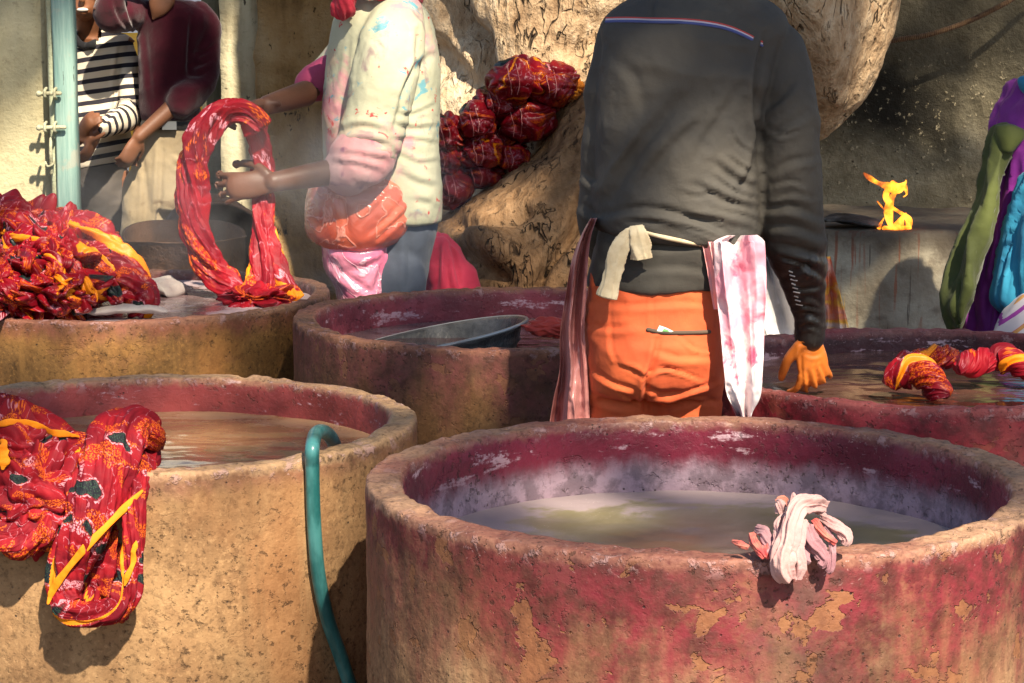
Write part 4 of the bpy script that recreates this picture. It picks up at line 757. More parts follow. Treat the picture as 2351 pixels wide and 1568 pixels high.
for a in (-.5, 1.15):
    for b in (-.78, .78): 
        wv = empty('wheel', (0, 0, 0), None, None); wv.parent = van; del_ = [wv]
        wv.location = (a, b, .3)
        t_ = np.linspace(0, 2 * np.pi, 25)[:-1]
        A = np.stack([vx + a + .24 * np.cos(t_), np.full(24, vY + b), .3 + .24 * np.sin(t_)], -1)
        mk('tyre', *tube(np.vstack([A, A[:2]]), .07, 12, 60, caps=False, rounded=False), M('tyre_rubber').fin((.02, .02, .02), .8), wv)
        mk('rim', *ell((vx + a, vY + b, .3), (.18, .06, .18), 20, 10), M('rim_steel').fin((.5, .5, .5), .4), wv)
# soot-black wall behind the furnace, right
bm = M('sooty_wall'); o_ = bm.co(); x_, y_, z_ = bm.sep(o_)
n1 = bm.noise(o_, 1.7, 6, .62, .4); n2 = bm.noise(bm.mp(o_, (7, 7, 1)), 1, 5, .65); n3 = bm.noise(o_, 34, 5, .7); n4 = bm.noise(o_, 5, 5, .65)
c = bm.ramp(bm.m('ADD', bm.m('MULTIPLY', n1, .55), bm.m('MULTIPLY', n4, .45)), [(.34, (.10, .08, .045)), (.48, (.26, .22, .14)), (.64, (.44, .38, .25))])
hx = bm.m('SUBTRACT', x_, X(2080, 9.2)); hz = bm.m('SUBTRACT', z_, P(2000, 250, 9.2)[2])
sd = bm.m('SQRT', bm.m('ADD', bm.m('MULTIPLY', bm.m('MULTIPLY', hx, hx), 1.1), bm.m('MULTIPLY', bm.m('MULTIPLY', hz, hz), 3.2)))
soot = bm.m('MULTIPLY', bm.ss(bm.m('ADD', sd, bm.m('MULTIPLY', bm.m('SUBTRACT', n1, .5), .9)), .62, .10), .96)
soot2 = bm.m('MULTIPLY', bm.ss(bm.m('ADD', z_, bm.m('MULTIPLY', bm.m('SUBTRACT', n1, .5), 1.4)), .85, 1.25), .70)
soot = bm.m('MAXIMUM', soot, soot2)
c = bm.mix(soot, c, (.010, .009, .007))
chip = bm.m('MULTIPLY', bm.ss(n3, .58, .64), bm.ss(z_, 1.5, 1.0)); c = bm.mix(bm.m('MULTIPLY', chip, .85), c, bm.mix(bm.ss(bm.noise(o_, 70, 2), .4, .6), (.02, .017, .012), (.50, .42, .27)))
c = bm.mix(bm.m('MULTIPLY', bm.ss(n2, .62, .72), .5), c, (.03, .025, .018))
slab('back_wall', X(1560, 9.2), X(2900, 9.2), 9.2, .3, -.02, 3.6, bm.fin(c, .9, bm.bump(bm.m('ADD', n3, n4), .9, .02), .2), 12, .02, .035, 'soot blackened wall behind the fire at the right')
rp = [P(2035, 95, 9.0), P(2080, 88, 9.0), P(2130, 80, 9.0), P(2200, 58, 9.0), P(2260, 32, 9.0), P(2320, 0, 9.0), P(2400, -55, 9.05)]
V, Fc, UV, hm = rope(rp, .011, 16, 400, 40, ((2, .2, 0),), 2, .05)
tag(mk('rope', V, Fc, cloth_mat('brown_rope', (.17, .10, .05), (.09, .05, .03), 60, .9, .5), uv=UV), 'brown rope slung across the sooty wall at top right', 'rope')
# brick-and-mud furnace with the fire
fx, fY, fz = X(2060, 7.75), 7.75, P(2060, 520, 7.4)[2]
fm = M('drip_stained_cement'); o_ = fm.co(); n1 = fm.noise(o_, 4, 6, .6); dr = fm.noise(fm.mp(o_, (42, 42, .9)), 1, 3, .5); n3 = fm.noise(o_, 30, 4, .6); _, _, z_ = fm.sep(o_)
c = fm.ramp(n1, [(.34, (.26, .21, .14)), (.5, (.40, .35, .25)), (.66, (.50, .46, .34))]); top_ = fm.ss(z_, fz - .55, fz - .1)
c = fm.mix(fm.m('MULTIPLY', fm.ss(dr, .60, .66), fm.m('MULTIPLY', top_, .8)), c, (.36, .11, .05)); c = fm.mix(fm.m('MULTIPLY', fm.ss(dr, .36, .33), .7), c, (.07, .05, .035))
c = fm.mix(fm.m('MULTIPLY', fm.ss(fm.noise(fm.mp(o_, (36, 36, .8), (4, 4, 0)), 1, 3), .70, .72), top_), c, (.72, .42, .05)); c = fm.mix(fm.m('MULTIPLY', fm.ss(fm.noise(fm.mp(o_, (9, 9, 5), (2, 0, 0)), 1, 4, .7), .66, .7), fm.ss(z_, fz - .35, fz - .6)), c, (.62, .64, .62))
c = fm.mix(fm.ss(fm.m('ADD', z_, fm.m('MULTIPLY', n3, .06)), fz - .08, fz + .02, 0, .85), c, (.07, .05, .035)); c = fm.mix(fm.ss(fm.noise(o_, 9, 5, .65), .5, .66, 0, .6), c, (.14, .11, .075))
R_ = .52; prof = np.array([(R_, 0), (R_, .2)] + [(R_, z) for z in np.linspace(.25, fz - .03, 24)] + [(R_ - .006, fz - .01), (R_ - .02, fz), (R_ - .1, fz), (R_ - .2, fz - .004), (.05, fz - .01)])
th = np.linspace(0, 2 * np.pi, 160, endpoint=False); V = np.stack([prof[:, None, 0] * np.cos(th), prof[:, None, 0] * np.sin(th), prof[:, None, 1] + 0 * th], -1).reshape(-1, 3); Fc = grid_faces(len(prof), 160)
V += normals(V, Fc) * (.010 * fbm(V, 6, 3, 5))[:, None]
fo = mk('furnace', V, Fc, fm.fin(c, .85, fm.bump(n3, .7, .01), .3)); fo.location = (fx, fY, 0); tag(fo, 'round cement furnace with red and yellow dye drips and a fire on top', 'furnace')
sh_ = [(P(1880, 506, 7.42), .02), (P(1930, 500, 7.42), .1), (P(1990, 508, 7.42), .13), (P(2030, 518, 7.42), .02)]
V, Fc = tube([p for p, _ in sh_], [r for _, r in sh_], 40, 30, .12, (0, 0, 1)); V += .006 * fbm(V, 18, 3, 3)[:, None]
tag(mk('iron_sheet', V, Fc, plaster('scorched_iron', (.05, .05, .048), (.16, .16, .15), (.012, .011, .01), 9, 0, .3, .5)), 'scorched grey iron sheet lying on the furnace beside the flames', 'metal sheet')
flm = M('flame'); _, _, z_ = flm.sep(flm.co()); fn = flm.noise(flm.co(), 22, 3)
fc = flm.ramp(flm.m('ADD', flm.m('MULTIPLY', flm.m('SUBTRACT', fn, .5), 1.2), .5), [(.25, (.9, .10, .008)), (.5, (1, .26, .015)), (.75, (1, .55, .06))])
flm.put(flm.b.inputs['Emission Color'], fc); flm.b.inputs['Emission Strength'].default_value = 1.0; FLM = flm.fin((.8, .3, .03), .9, Alpha=flm.ss(fn, .38, .62, .12, .8))
Yf = 7.33
def tong(pts, w): return tube([P(a, b, Yf + .01 * math.sin(i * 2)) for i, (a, b) in enumerate(pts)], [px(v, Yf) * (.85 + .35 * math.sin(i * 1.9 + len(w))) for i, v in enumerate(w)], 14, 40, .6, (0, 1, 0))
parts = [tong([(2046, 524), (2040, 490), (2044, 462), (2054, 440), (2050, 420)], (9, 10, 8, 10, 7)), tong([(1984, 398), (1996, 408), (2016, 420), (2040, 428), (2062, 432), (2078, 420), (2080, 414)], (2, 6, 9, 11, 11, 6, 2)), tong([(2040, 430), (2034, 452), (2046, 474), (2070, 490), (2086, 504), (2086, 522)], (8, 6, 6, 7, 7, 7)),
         tong([(2062, 522), (2072, 500), (2080, 490)], (16, 10, 2)), tong([(2018, 522), (2024, 510), (2030, 500)], (6, 5, 1)), tong([(2078, 430), (2082, 445), (2074, 452)], (6, 4, 1)), tong([(2014, 462), (2024, 474), (2030, 482)], (1.5, 3, 1)), tong([(2030, 524), (2060, 523), (2088, 523)], (6, 8, 5))]
tag(mk('flames', *merge(parts), FLM), 'orange flames leaping from the furnace top', 'fire')
# cut oil drums beside the gate
RUST = plaster('rusty_drum', (.13, .07, .042), (.19, .11, .07), (.05, .03, .02), 5, .3, .4, .7)
def drum(name, c, R_, h, tilt, rotz, lab, cut=0.):
    pr = [(R_, 0), (R_, h * .3), (R_ + .008, h * .33), (R_, h * .36), (R_, h), (R_ + .007, h + .004), (R_ - .008, h + .004), (R_ - .008, h * .4), (R_ - .012, .02), (.01, .015)]
    pr = np.array(pr); th = np.linspace(0, 2 * np.pi, 90, endpoint=False); V = np.stack([pr[:, None, 0] * np.cos(th), pr[:, None, 0] * np.sin(th), pr[:, None, 1] + 0 * th], -1)
    V[4:8, :, 2] += cut * np.clip(np.sin(th), 0, 1)[None] ** .5; V = V.reshape(-1, 3); V += .004 * fbm(V, 6, 2, 4)[:, None]
    V = V @ RY(tilt).T @ RZ(rotz).T + c; o = mk(name, V, grid_faces(len(pr), 90), RUST); tag(o, lab, 'drum'); return o
drum('metal_drum', np.array([P(425, 560, 7.5)[0], 7.5, .0]), .21, P(375, 560, 7.3)[2], .0, .3, 'rusty brown drum cut open at the back, beside the khaki trousers', .045)
cc = P(500, 545, 7.9); V = []
t_ = np.linspace(0, 2 * np.pi, 60, endpoint=False)
drum('metal_drum', np.array([P(490, 560, 8.0)[0] + .02, 8.05, .16]), .19, .38, .0, 0, 'smaller brown drum lying with its dark mouth toward the yard')
bpy.context.view_layer.update()
_d = [o for o in SC.objects if o.name.startswith('metal_drum')][-1]
_v = np.array([v.co[:] for v in _d.data.vertices]); _v = _v - _v.mean(0); _v = np.c_[_v[:, 0], -_v[:, 2], _v[:, 1]]; _v = _v @ RZ(.25).T + P(492, 570, 8.0)
_d.data.vertices.foreach_set('co', _v.ravel()); _d.data.update()

# ------------------------------------------------------------------ the old tree
YT = 8.3
T_ = [(1500, 700, 2080), (1150, 820, 1980), (900, 900, 1890), (650, 925, 1845), (520, 945, 1835), (450, 955, 1842), (370, 958, 1892), (280, 955, 1948), (200, 950, 2003), (80, 945, 2048), (0, 935, 2062), (-80, 920, 2078), (-250, 880, 2110), (-500, 800, 2180), (-900, 740, 2260), (-1450, 760, 2300)]
rg = [(P(a, y, YT), P(b, y, YT), .75) for y, a, b in T_]; rg[0] = (np.array([P(700, 900, YT)[0], YT, -.1]), np.array([P(2080, 900, YT)[0], YT, -.1]), .95)
V, Fc = loft(rg, 360, 300, 2.0)
N = normals(V, Fc); q = PR(V)
d = .07 * fbm(V * np.array([1, 1, .5]), 1.8, 2, 61) + .012 * fbm(V * np.array([1, 1, .6]), 7, 3, 66) + .008 * ridge(V * np.array([1, 1, .5]), 15, 2, 63)
for pts, wd, dpth in (([(1790, -60), (1815, 20), (1850, 90), (1870, 260), (1860, 400)], 34, .22), ([(1030, -40), (1060, 60), (1110, 100), (1130, 200)], 30, .14), ([(1400, 60), (1330, 120)], 30, .04), ([(1000, 120), (1090, 210), (1100, 320)], 40, .08), ([(1480, -100), (1420, 100)], 60, .06)):
    dd, s_, t_ = seg_d(q, pts); d -= (N[:, 1] < .1) * dpth * np.exp(-(dd / wd) ** 2)
V = V + N * d[:, None]
tree = empty('tree', (P(1480, 600, YT)[0], YT, 0), 'huge old pale barked tree with a root ridge behind the workers', 'tree')
mk('trunk', V, Fc, BARK, tree)
# buttress root running forward and to the left
YR = 7.28
R_l = [(1300, 900, 1700), (900, 960, 1660), (700, 992, 1620), (600, 1006, 1600), (520, 1022, 1570), (440, 1115, 1548), (350, 1222, 1520), (260, 1268, 1500), (200, 1335, 1485), (170, 1385, 1470)]
rg = [(P(a, y, YR + (y < 450) * (450 - y) * .0004), P(b, y, YR + (y < 450) * (450 - y) * .0004), .16 + .30 * min(1, max(0, (y - 160) / 450))) for y, a, b in R_l]
rg[0] = (np.array([P(960, 900, YR)[0], YR, -.1]), np.array([P(1700, 900, YR)[0], YR, -.1]), .5)
V, Fc = loft(rg, 240, 200, 2.2); N = normals(V, Fc); q = PR(V)
d = .05 * fbm(V, 2.2, 2, 71) + .012 * fbm(V, 8, 3, 73) + .007 * ridge(V * np.array([1, 1, .6]), 15, 2, 74)
for pts, wd, dpth in (([(1350, 420), (1320, 520), (1260, 600), (1230, 660)], 13, .07), ([(1200, 480), (1130, 520), (1060, 520)], 18, .04), ([(1060, 590), (1150, 640)], 30, .06)):
    dd, s_, t_ = seg_d(q, pts); d -= (N[:, 1] < .1) * dpth * np.exp(-(dd / wd) ** 2)
dd, _, _ = seg_d(q, [(1120, 555), (1135, 575)]); d += (N[:, 1] < .1) * .09 * np.exp(-(dd / 45) ** 2)
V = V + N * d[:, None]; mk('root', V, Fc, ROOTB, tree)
for k, pts in enumerate(([(.3, 8.5, 3.8), (-.6, 7.6, 6.2), (-1.6, 5.0, 8.2), (-2.0, 1.6, 9.2), (-2.0, -3, 9.8)], [(1.3, 8.4, 3.8), (2.8, 7.2, 6.4), (4.2, 5.2, 8.4), (5.2, 2.0, 9.3)], [(.8, 8.4, 3.9), (.5, 7.4, 6.8), (-.4, 5.8, 9.4), (-1.2, 4, 11)], [(1.6, 8.5, 3.8), (3.0, 8.2, 5.8), (4.8, 7.2, 7.6)], [(.4, 8.6, 3.8), (-1.2, 8.6, 5.8), (-3.4, 7.6, 7.2)])):
    mk('limb', *tube(np.array(pts, float), np.array([.34, .20, .09, .06, .05])[:len(pts)], 20, 50), BARK, tree)

# ------------------------------------------------------------------ crown: leaves kept or thinned so sun reaches where the photo shows it
def plane(p): p = np.asarray(p, float); return (p - SD * ((p[..., 2:3] - 1) / SD[2]))[..., :2]
LIT = [(1200, 40, 7.6, .26), (1330, 90, 7.6, .26), (1280, 20, 7.6, .3), (1110, 30, 7.6, .14), (1010, 150, 7.8, .2), (2030, 120, 8.0, .16), (1960, 290, 8.0, .10),
       (1630, 320, 4.2, .09), (1660, 420, 4.2, .14), (1620, 490, 4.2, .10), (1580, 410, 4.2, .04), (1815, 300, 4.2, .06), (1800, 400, 4.2, .055), (200, 30, 9.0, .08), (1510, 130, 4.2, .055), (1690, 640, 4.15, .07), (1690, 800, 4.15, .08), (1480, 900, 4.2, .10), (1600, 680, 4.2, .05), (1560, 900, 4.2, .09), (1440, 600, 4.2, .06), (1560, 740, 4.2, .04),
       (1830, 1230, 2.88, .10), (1000, 1500, 3.0, .14), (1300, 1550, 2.9, .14), (1650, 1500, 2.88, .12), (2250, 1400, 3.0, .20), (900, 1250, 3.25, .08), (2200, 1180, 3.1, .10), (1400, 980, 3.95, .06), (1570, 1010, 3.95, .07), (1400, 1170, 3.8, .07), (1680, 1040, 3.9, .05),
       (600, 1250, 3.6, .12), (180, 1250, 3.5, .14), (250, 1050, 3.55, .10), (80, 1350, 3.55, .14), (450, 1500, 3.6, .12), (700, 1130, 3.7, .08), (430, 1000, 4.2, .09), (700, 930, 4.5, .05), (900, 960, 4.3, .06), (550, 880, 4.58, .05),
       (250, 780, 5.2, .10), (480, 820, 5.2, .08), (580, 560, 5.8, .14), (480, 400, 5.8, .14), (600, 660, 5.75, .10), (140, 560, 5.6, .16), (290, 620, 5.6, .12), (60, 650, 5.4, .08),
       (940, 120, 6.05, .15), (850, 180, 6.0, .06), (830, 300, 6.0, .09), (950, 330, 6.05, .13), (970, 440, 6.05, .10), (880, 500, 6.0, .10), (820, 620, 6.0, .10), (560, 420, 5.9, .06),
       (60, 420, 7.7, .26), (140, 200, 7.6, .16), (560, 150, 9.4, .28), (560, 350, 9.4, .2), (660, 250, 9.3, .25), (680, 450, 9.2, .2), (230, 220, 9.0, .2), (360, 430, 8.85, .2), (330, 150, 8.85, .07), (250, 330, 8.9, .14), (360, 560, 7.3, .1),
       (1860, 850, 4.45, .09), (2100, 850, 4.5, .10), (2260, 830, 4.55, .10), (1110, 570, 7.2, .12), (1790, 700, 5.4, .10), (2130, 590, 7.2, .10), (1960, 690, 7.2, .08), (2200, 200, 9.1, .07), (2290, 170, 9.1, .08), (2150, 160, 9.1, .05), (2260, 450, 6.3, .16), (2310, 600, 6.3, .12), (2000, 900, 4.2, .05), (1240, 190, 7.4, .12), (1200, 275, 7.3, .08), (1040, 310, 7.3, .06), (1100, 840, 4.7, .10), (820, 790, 4.9, .07)]
SHD = [(1450, 200, 4.2, .20), (1430, 350, 4.2, .17), (1470, 400, 4.2, .13), (1420, 480, 4.2, .13), (1500, 60, 4.2, .14), (1700, 180, 4.2, .1), (1600, 110, 4.2, .12), (1800, 150, 4.2, .08), (1850, 560, 4.3, .08), (1240, 450, 7.2, .22), (1250, 330, 7.3, .12), (2050, 250, 9.1, .35), (1860, 150, 7.8, .3), (1930, 100, 7.8, .15), (430, 130, 8.85, .14), (1000, 750, 5.0, .2), (2100, 800, 4.7, .1), (2000, 1030, 4.0, .12), (2090, 620, 7.2, .40), (1980, 640, 7.2, .25), (1500, 1050, 3.95, .08)]
LP = np.array([np.r_[plane(P(a, b, c)), r] for a, b, c, r in LIT]); SHP = np.array([np.r_[plane(P(a, b, c)), r] for a, b, c, r in SHD])
nL = 34000; g = np.c_[rng.uniform(-3.6, 3.4, nL), rng.uniform(1.6, 11.5, nL)]; hz = rng.uniform(7.0, 10.4, nL)
dl = np.min(np.hypot(g[:, None, 0] - LP[None, :, 0], g[:, None, 1] - LP[None, :, 1]) / (LP[None, :, 2] + .035), 1); ds = np.min(np.hypot(g[:, None, 0] - SHP[None, :, 0], g[:, None, 1] - SHP[None, :, 1]) / SHP[None, :, 2], 1)
nz = pn(np.c_[g * 1.6, 0 * hz], 1, 88)
e_ = SHP[rng.integers(0, len(SHP), 12000)]; ra, rr = rng.uniform(0, 2 * np.pi, 12000), np.sqrt(rng.random(12000)) * e_[:, 2] * 1.1
g = np.vstack([g, e_[:, :2] + np.c_[np.cos(ra), np.sin(ra)] * rr[:, None]]); hz = np.r_[hz, rng.uniform(6.6, 9, 12000)]; nL = len(g)
dl = np.min(np.hypot(g[:, None, 0] - LP[None, :, 0], g[:, None, 1] - LP[None, :, 1]) / (LP[None, :, 2] + .035), 1); ds = np.min(np.hypot(g[:, None, 0] - SHP[None, :, 0], g[:, None, 1] - SHP[None, :, 1]) / SHP[None, :, 2], 1); nz = pn(np.c_[g * 1.6, 0 * hz], 1, 88)
keep = (dl > 1) & ((ds < 1.15) | (rng.random(nL) < np.clip(.78 + .5 * nz, .3, 1)))
g, hz = g[keep], hz[keep]; C3 = np.c_[g, np.ones(len(g))] + SD * ((hz - 1) / SD[2])[:, None]
n_ = len(C3); a = rng.uniform(0, 2 * np.pi, n_); u = np.stack([np.cos(a), np.sin(a), rng.uniform(-.35, .15, n_)], -1); v = np.stack([-np.sin(a), np.cos(a), rng.uniform(-.4, .4, n_)], -1); Ls = rng.uniform(.055, .10, n_)[:, None]; Ws = Ls * .5
lf = np.stack([C3 - u * Ls, C3 - v * Ws - u * Ls * .1 + [0, 0, .01], C3 + u * Ls - [0, 0, .015], C3 + v * Ws - u * Ls * .1 + [0, 0, .01]], 1).reshape(-1, 3)
lmx = M('leaf_green'); lmc = lmx.mix(lmx.noise(lmx.co(), 3, 3), (.045, .09, .02), (.09, .12, .03))
mk('crown', lf, [(4 * i, 4 * i + 1, 4 * i + 2, 4 * i + 3) for i in range(n_)], lmx.fin(lmc, .6), tree, smooth=False)
# ------------------------------------------------------------------ cloths, hose, basin, bundles
BATIK = batik('red_batik', 1.0, .72); BATIKW = batik('wet_red_batik', 1.0, .42, .8); BATIKB = batik('bright_wet_batik', 1.3, .55, .7, st=.35, lf=1.2, ln=.35)
W5 = lambda cx, cy: (cx * .4735, 825.8 + cy * .4735)          # detail measures of the foreground cloth
def pw(cx, cy, Y): a, b = W5(cx, cy); return P(a, b, Y)
k5 = px(.4735, 3.55)
parts = [
 rope([pw(735, 430, 3.72), pw(725, 360, 3.66), pw(650, 320, 3.63), pw(570, 400, 3.59), pw(500, 580, 3.53), pw(430, 780, 3.50), pw(350, 970, 3.50), pw(320, 1120, 3.50), pw(370, 1210, 3.51)], [v * k5 for v in (50, 80, 105, 130, 132, 118, 100, 78, 60)], 220, 520, .55, ((2, .07, 0), (5, .07, 1), (9, .05, 2), (17, .025, 4)), 11, .13, 1, None, hem=1.2, hemw=.16),
 rope([pw(320, 1080, 3.50), pw(330, 1200, 3.48), pw(410, 1240, 3.47), pw(520, 1225, 3.475), pw(600, 1160, 3.48), pw(635, 1020, 3.49), pw(648, 850, 3.50), pw(655, 700, 3.52), pw(690, 560, 3.58), pw(735, 440, 3.70)], [v * k5 for v in (66, 70, 62, 60, 66, 56, 50, 52, 56, 50)], 160, 420, .8, ((2, .10, 0), (5, .12, 1), (9, .06, 2)), 13, .16, hem=.4, hemw=.14),
 crumple(pw(500, 1040, 3.555), (170 * k5, 70 * k5, 200 * k5), 14, 160, 110, .34, 2.4),
 crumple(pw(160, 660, 3.535), (240 * k5, 105 * k5, 260 * k5), 25, 260, 180, .22, 2.6, hemt=.0),
 crumple(pw(60, 480, 3.56), (200 * k5, 100 * k5, 200 * k5), 27, 200, 140, .30, 2.2, hemt=.03),
 rope([pw(-160, 300, 3.63), pw(-40, 285, 3.62), pw(90, 300, 3.62), pw(200, 350, 3.61), pw(300, 420, 3.60), pw(390, 450, 3.585), pw(430, 520, 3.55), pw(400, 640, 3.52), pw(340, 790, 3.53)], [v * k5 for v in (105, 108, 100, 88, 84, 84, 80, 70, 40)], 180, 460, .7, ((2, .10, 0), (5, .10, 1), (11, .05, 2)), 17, .15, hem=2.4, hemw=.2),
 rope([pw(-120, 820, 3.53), pw(0, 860, 3.50), pw(110, 880, 3.50), pw(220, 830, 3.51), pw(300, 730, 3.52)], [v * k5 for v in (60, 72, 70, 66, 40)], 140, 260, .6, ((2, .10, 0), (5, .12, 1), (9, .06, 2)), 19, .18)]
_V, _F = merge([(p[0], p[1]) for p in parts]); _t = bvh(_V, _F)
def hem_on(L_, w_):
    pts = [hit(_t, *W5(a, b), .003) for a, b in cat_rom(np.array(L_, float), 22)]; pts = np.array([p for p in pts if p is not None])
    for _ in range(5): pts[1:-1] = .5 * pts[1:-1] + .25 * (pts[:-2] + pts[2:])
    pts[:, 1] -= .003; V, Fc = tube(pts, [w_ * k5 * (1 + .15 * math.sin(i * .9)) * (.35 + .65 * min(1, i / 3, (len(pts) - 1 - i) / 3)) for i in range(len(pts))], 14, 90, .2, (0, 1, 0)); V = V + .0012 * fbm(V, 70, 2, 3)[:, None]; return V, Fc, V[:, [0, 2]], np.ones(len(V))
parts += [hem_on([(688, 640), (560, 760), (430, 890), (330, 1010), (262, 1110), (242, 1180)], 18), hem_on([(-30, 318), (60, 300), (160, 312), (240, 350), (300, 356), (385, 375)], 16), hem_on([(655, 880), (640, 980), (610, 1090)], 14), hem_on([(10, 400), (24, 450), (18, 520)], 30)]
fc_ = cloth_obj('patterned_cloth', parts, BATIK); tag(fc_, 'twisted red sari cloth with black leaf print and yellow hem over the tan tub rim', 'cloth', 'red patterned cloths')
# heap in the back left tub
hp = lambda a, b, Y: P(a, b, Y)
k6 = px(1, 5.6); parts = []
for i, (a, b, Y, rx, rz, f_) in enumerate(((40, 600, 5.75, 130, 105, 3), (130, 610, 5.62, 120, 100, 3), (200, 600, 5.68, 70, 85, 2.4), (-60, 590, 5.7, 110, 110, 2.5), (90, 660, 5.45, 120, 60, 3.2), (0, 670, 5.42, 110, 60, 3.2), (140, 545, 5.75, 60, 45, 2.4))):
    parts.append(crumple(hp(a, b, Y), (rx * k6, .17, rz * k6), 50 + 3 * i, 190, 130, .34, f_, hemt=.025))
for i, (pts, rad) in enumerate(([[(150, 520, 5.7), (190, 530, 5.6), (240, 575, 5.55), (290, 630, 5.5), (325, 690, 5.45), (335, 712, 5.42)], (24, 36, 40, 42, 36, 24)], [[(100, 500, 5.7), (130, 540, 5.55), (150, 600, 5.45), (180, 680, 5.38), (190, 720, 5.36)], (22, 26, 26, 24, 18)], [[(20, 520, 5.6), (60, 560, 5.5), (110, 600, 5.42), (125, 670, 5.36), (150, 722, 5.34)], (26, 30, 28, 26, 16)], [[(-40, 500, 5.7), (20, 490, 5.68), (80, 500, 5.68), (130, 505, 5.68), (168, 478, 5.66)], (24, 30, 26, 16, 6)], [[(-20, 620, 5.5), (40, 600, 5.42), (80, 620, 5.40), (60, 680, 5.36)], (24, 26, 24, 20)], [[(200, 560, 5.6), (225, 590, 5.5), (250, 640, 5.46), (270, 700, 5.42)], (18, 20, 22, 14)], [[(-30, 700, 5.36), (40, 680, 5.34), (100, 690, 5.34), (150, 712, 5.34)], (18, 22, 20, 12)])):
    parts.append(rope([hp(*p) for p in pts], [r * k6 for r in rad], 110, 220, .8, ((2, .2, 0), (5, .16, 1), (9, .08, 2)), 70 + i, .22, hem=(1.0 if i in (0, 2, 5) else None), hemw=.45))
r2 = np.random.default_rng(5); _hv, _hf = merge([(p[0], p[1]) for p in parts]); _ht = bvh(_hv, _hf)
for i in range(30):
    a, b = r2.uniform(-60, 270), r2.uniform(510, 700)
    if b < 505 + .9 * max(0, a - 120): continue
    an = r2.uniform(.5, 2.4); L_ = r2.uniform(50, 100); pts = [hit(_ht, a + L_ * t * math.cos(an) + 9 * math.sin(5 * t), b + L_ * t * math.sin(an) + 8 * math.cos(4 * t + i), -.004) for t in (-.5, -.25, 0, .25, .5)]
    if any(p is None for p in pts) or max(p[1] for p in pts) - min(p[1] for p in pts) > .25: continue
    parts.append(rope(pts, [v * k6 * r2.uniform(.8, 1.3) for v in (7, 13, 16, 13, 6)], 60, 110, .8, ((2, .2, 0), (5, .18, 1), (9, .08, 2)), 170 + i, .24, hem=(1.0 if i % 6 == 0 else None), hemw=.8))
tag(cloth_obj('patterned_cloth', parts, BATIKW), 'large wet heap of red cloth with orange streaks in the back left tub', 'cloth', 'red patterned cloths')
# cloth lifted by the splashed shirt man
k7 = px(1, 5.85); U = lambda L_: [P(*p) for p in L_]
parts = [rope(U([(600, 300, 5.84), (570, 262, 5.84), (525, 255, 5.86), (485, 285, 5.86), (452, 350, 5.86), (440, 430, 5.86), (446, 510, 5.86), (470, 580, 5.86), (505, 640, 5.85), (560, 682, 5.82), (620, 700, 5.78)]), [v * k7 * .80 for v in (34, 38, 42, 46, 44, 40, 40, 42, 42, 36, 26)], 170, 460, .9, ((2, .16, 0), (5, .14, 1), (9, .08, 2), (17, .03, 0)), 81, .16, .75, (0, 1, 0), hem=None),
         rope(U([(540, 262, 5.90), (575, 270, 5.90), (592, 320, 5.90), (604, 390, 5.91), (606, 450, 5.91), (604, 520, 5.88), (606, 590, 5.85), (600, 650, 5.82), (570, 690, 5.78)]), [v * k7 * .78 for v in (26, 34, 34, 32, 30, 34, 38, 44, 40)], 150, 400, .5, ((2, .14, 0), (5, .16, 1), (9, .08, 2)), 83, .16, .6, (0, 1, 0), hem=2.6, hemw=.35),
         rope(U([(618, 520, 5.9), (632, 590, 5.86), (650, 650, 5.82), (672, 695, 5.78)]), [v * k7 for v in (10, 22, 28, 26)], 90, 200, .3, ((2, .2, 0), (5, .18, 1)), 85, .16, .5, (0, 1, 0), hem=1.0, hemw=1.9),
         crumple(P(590, 684, 5.76), (70 * k7, .10, 26 * k7), 86, 150, 90, .34, 2.6, hemt=0)]
tag(cloth_obj('patterned_cloth', parts, BATIKB), 'long wet red cloth looped between the hands of the splashed shirt man', 'cloth', 'red patterned cloths')
# cloths in the maroon tub
k8 = px(1, 4.5); W8 = lambda a, b, Y: P(1850 / 1.0898 + a * .2779, 780 / 1.0898 + b * .2779, Y)
ks = .2779 * k8
parts = [rope([W8(1230, 620, 4.42), W8(1290, 540, 4.42), W8(1420, 490, 4.42), W8(1540, 540, 4.40), W8(1640, 620, 4.38), W8(1740, 690, 4.36)], [v * ks for v in (70, 110, 130, 130, 100, 40)], 150, 260, .9, ((2, .12, 0), (5, .10, 1), (9, .05, 2)), 91, .14, hem=1, hemw=.2)]
tag(cloth_obj('patterned_cloth', parts, BATIKW), 'short red twist of cloth floating alone nearest in the maroon tub', 'cloth', 'red patterned cloths')
parts = [rope([W8(1240, 460, 4.62), W8(1380, 400, 4.62), W8(1540, 370, 4.64), W8(1700, 370, 4.66), W8(1800, 340, 4.68)], [v * ks for v in (40, 66, 80, 86, 40)], 150, 260, .9, ((2, .14, 0), (5, .12, 1), (9, .06, 2)), 93, .15, hem=2, hemw=.5)]
tag(cloth_obj('patterned_cloth', parts, BATIKW), 'yellow edged red cloth coil along the middle of the maroon tub', 'cloth', 'red patterned cloths')
parts = [rope([W8(1790, 480, 4.52), W8(1880, 440, 4.53), W8(1980, 400, 4.55), W8(2100, 430, 4.56)], [v * ks for v in (50, 100, 115, 60)], 150, 200, .8, ((2, .12, 0), (5, .10, 1), (9, .05, 2)), 95, .14), rope([W8(2080, 440, 4.60), W8(2170, 380, 4.60), W8(2270, 420, 4.58), W8(2370, 470, 4.56), W8(2480, 480, 4.56)], [v * ks for v in (70, 110, 105, 90, 60)], 150, 200, .9, ((2, .12, 0), (5, .12, 1)), 97, .14, hem=2.5, hemw=.4)]
tag(cloth_obj('patterned_cloth', parts, BATIKB), 'plump orange red twists of cloth at the right of the maroon tub', 'cloth', 'red patterned cloths')
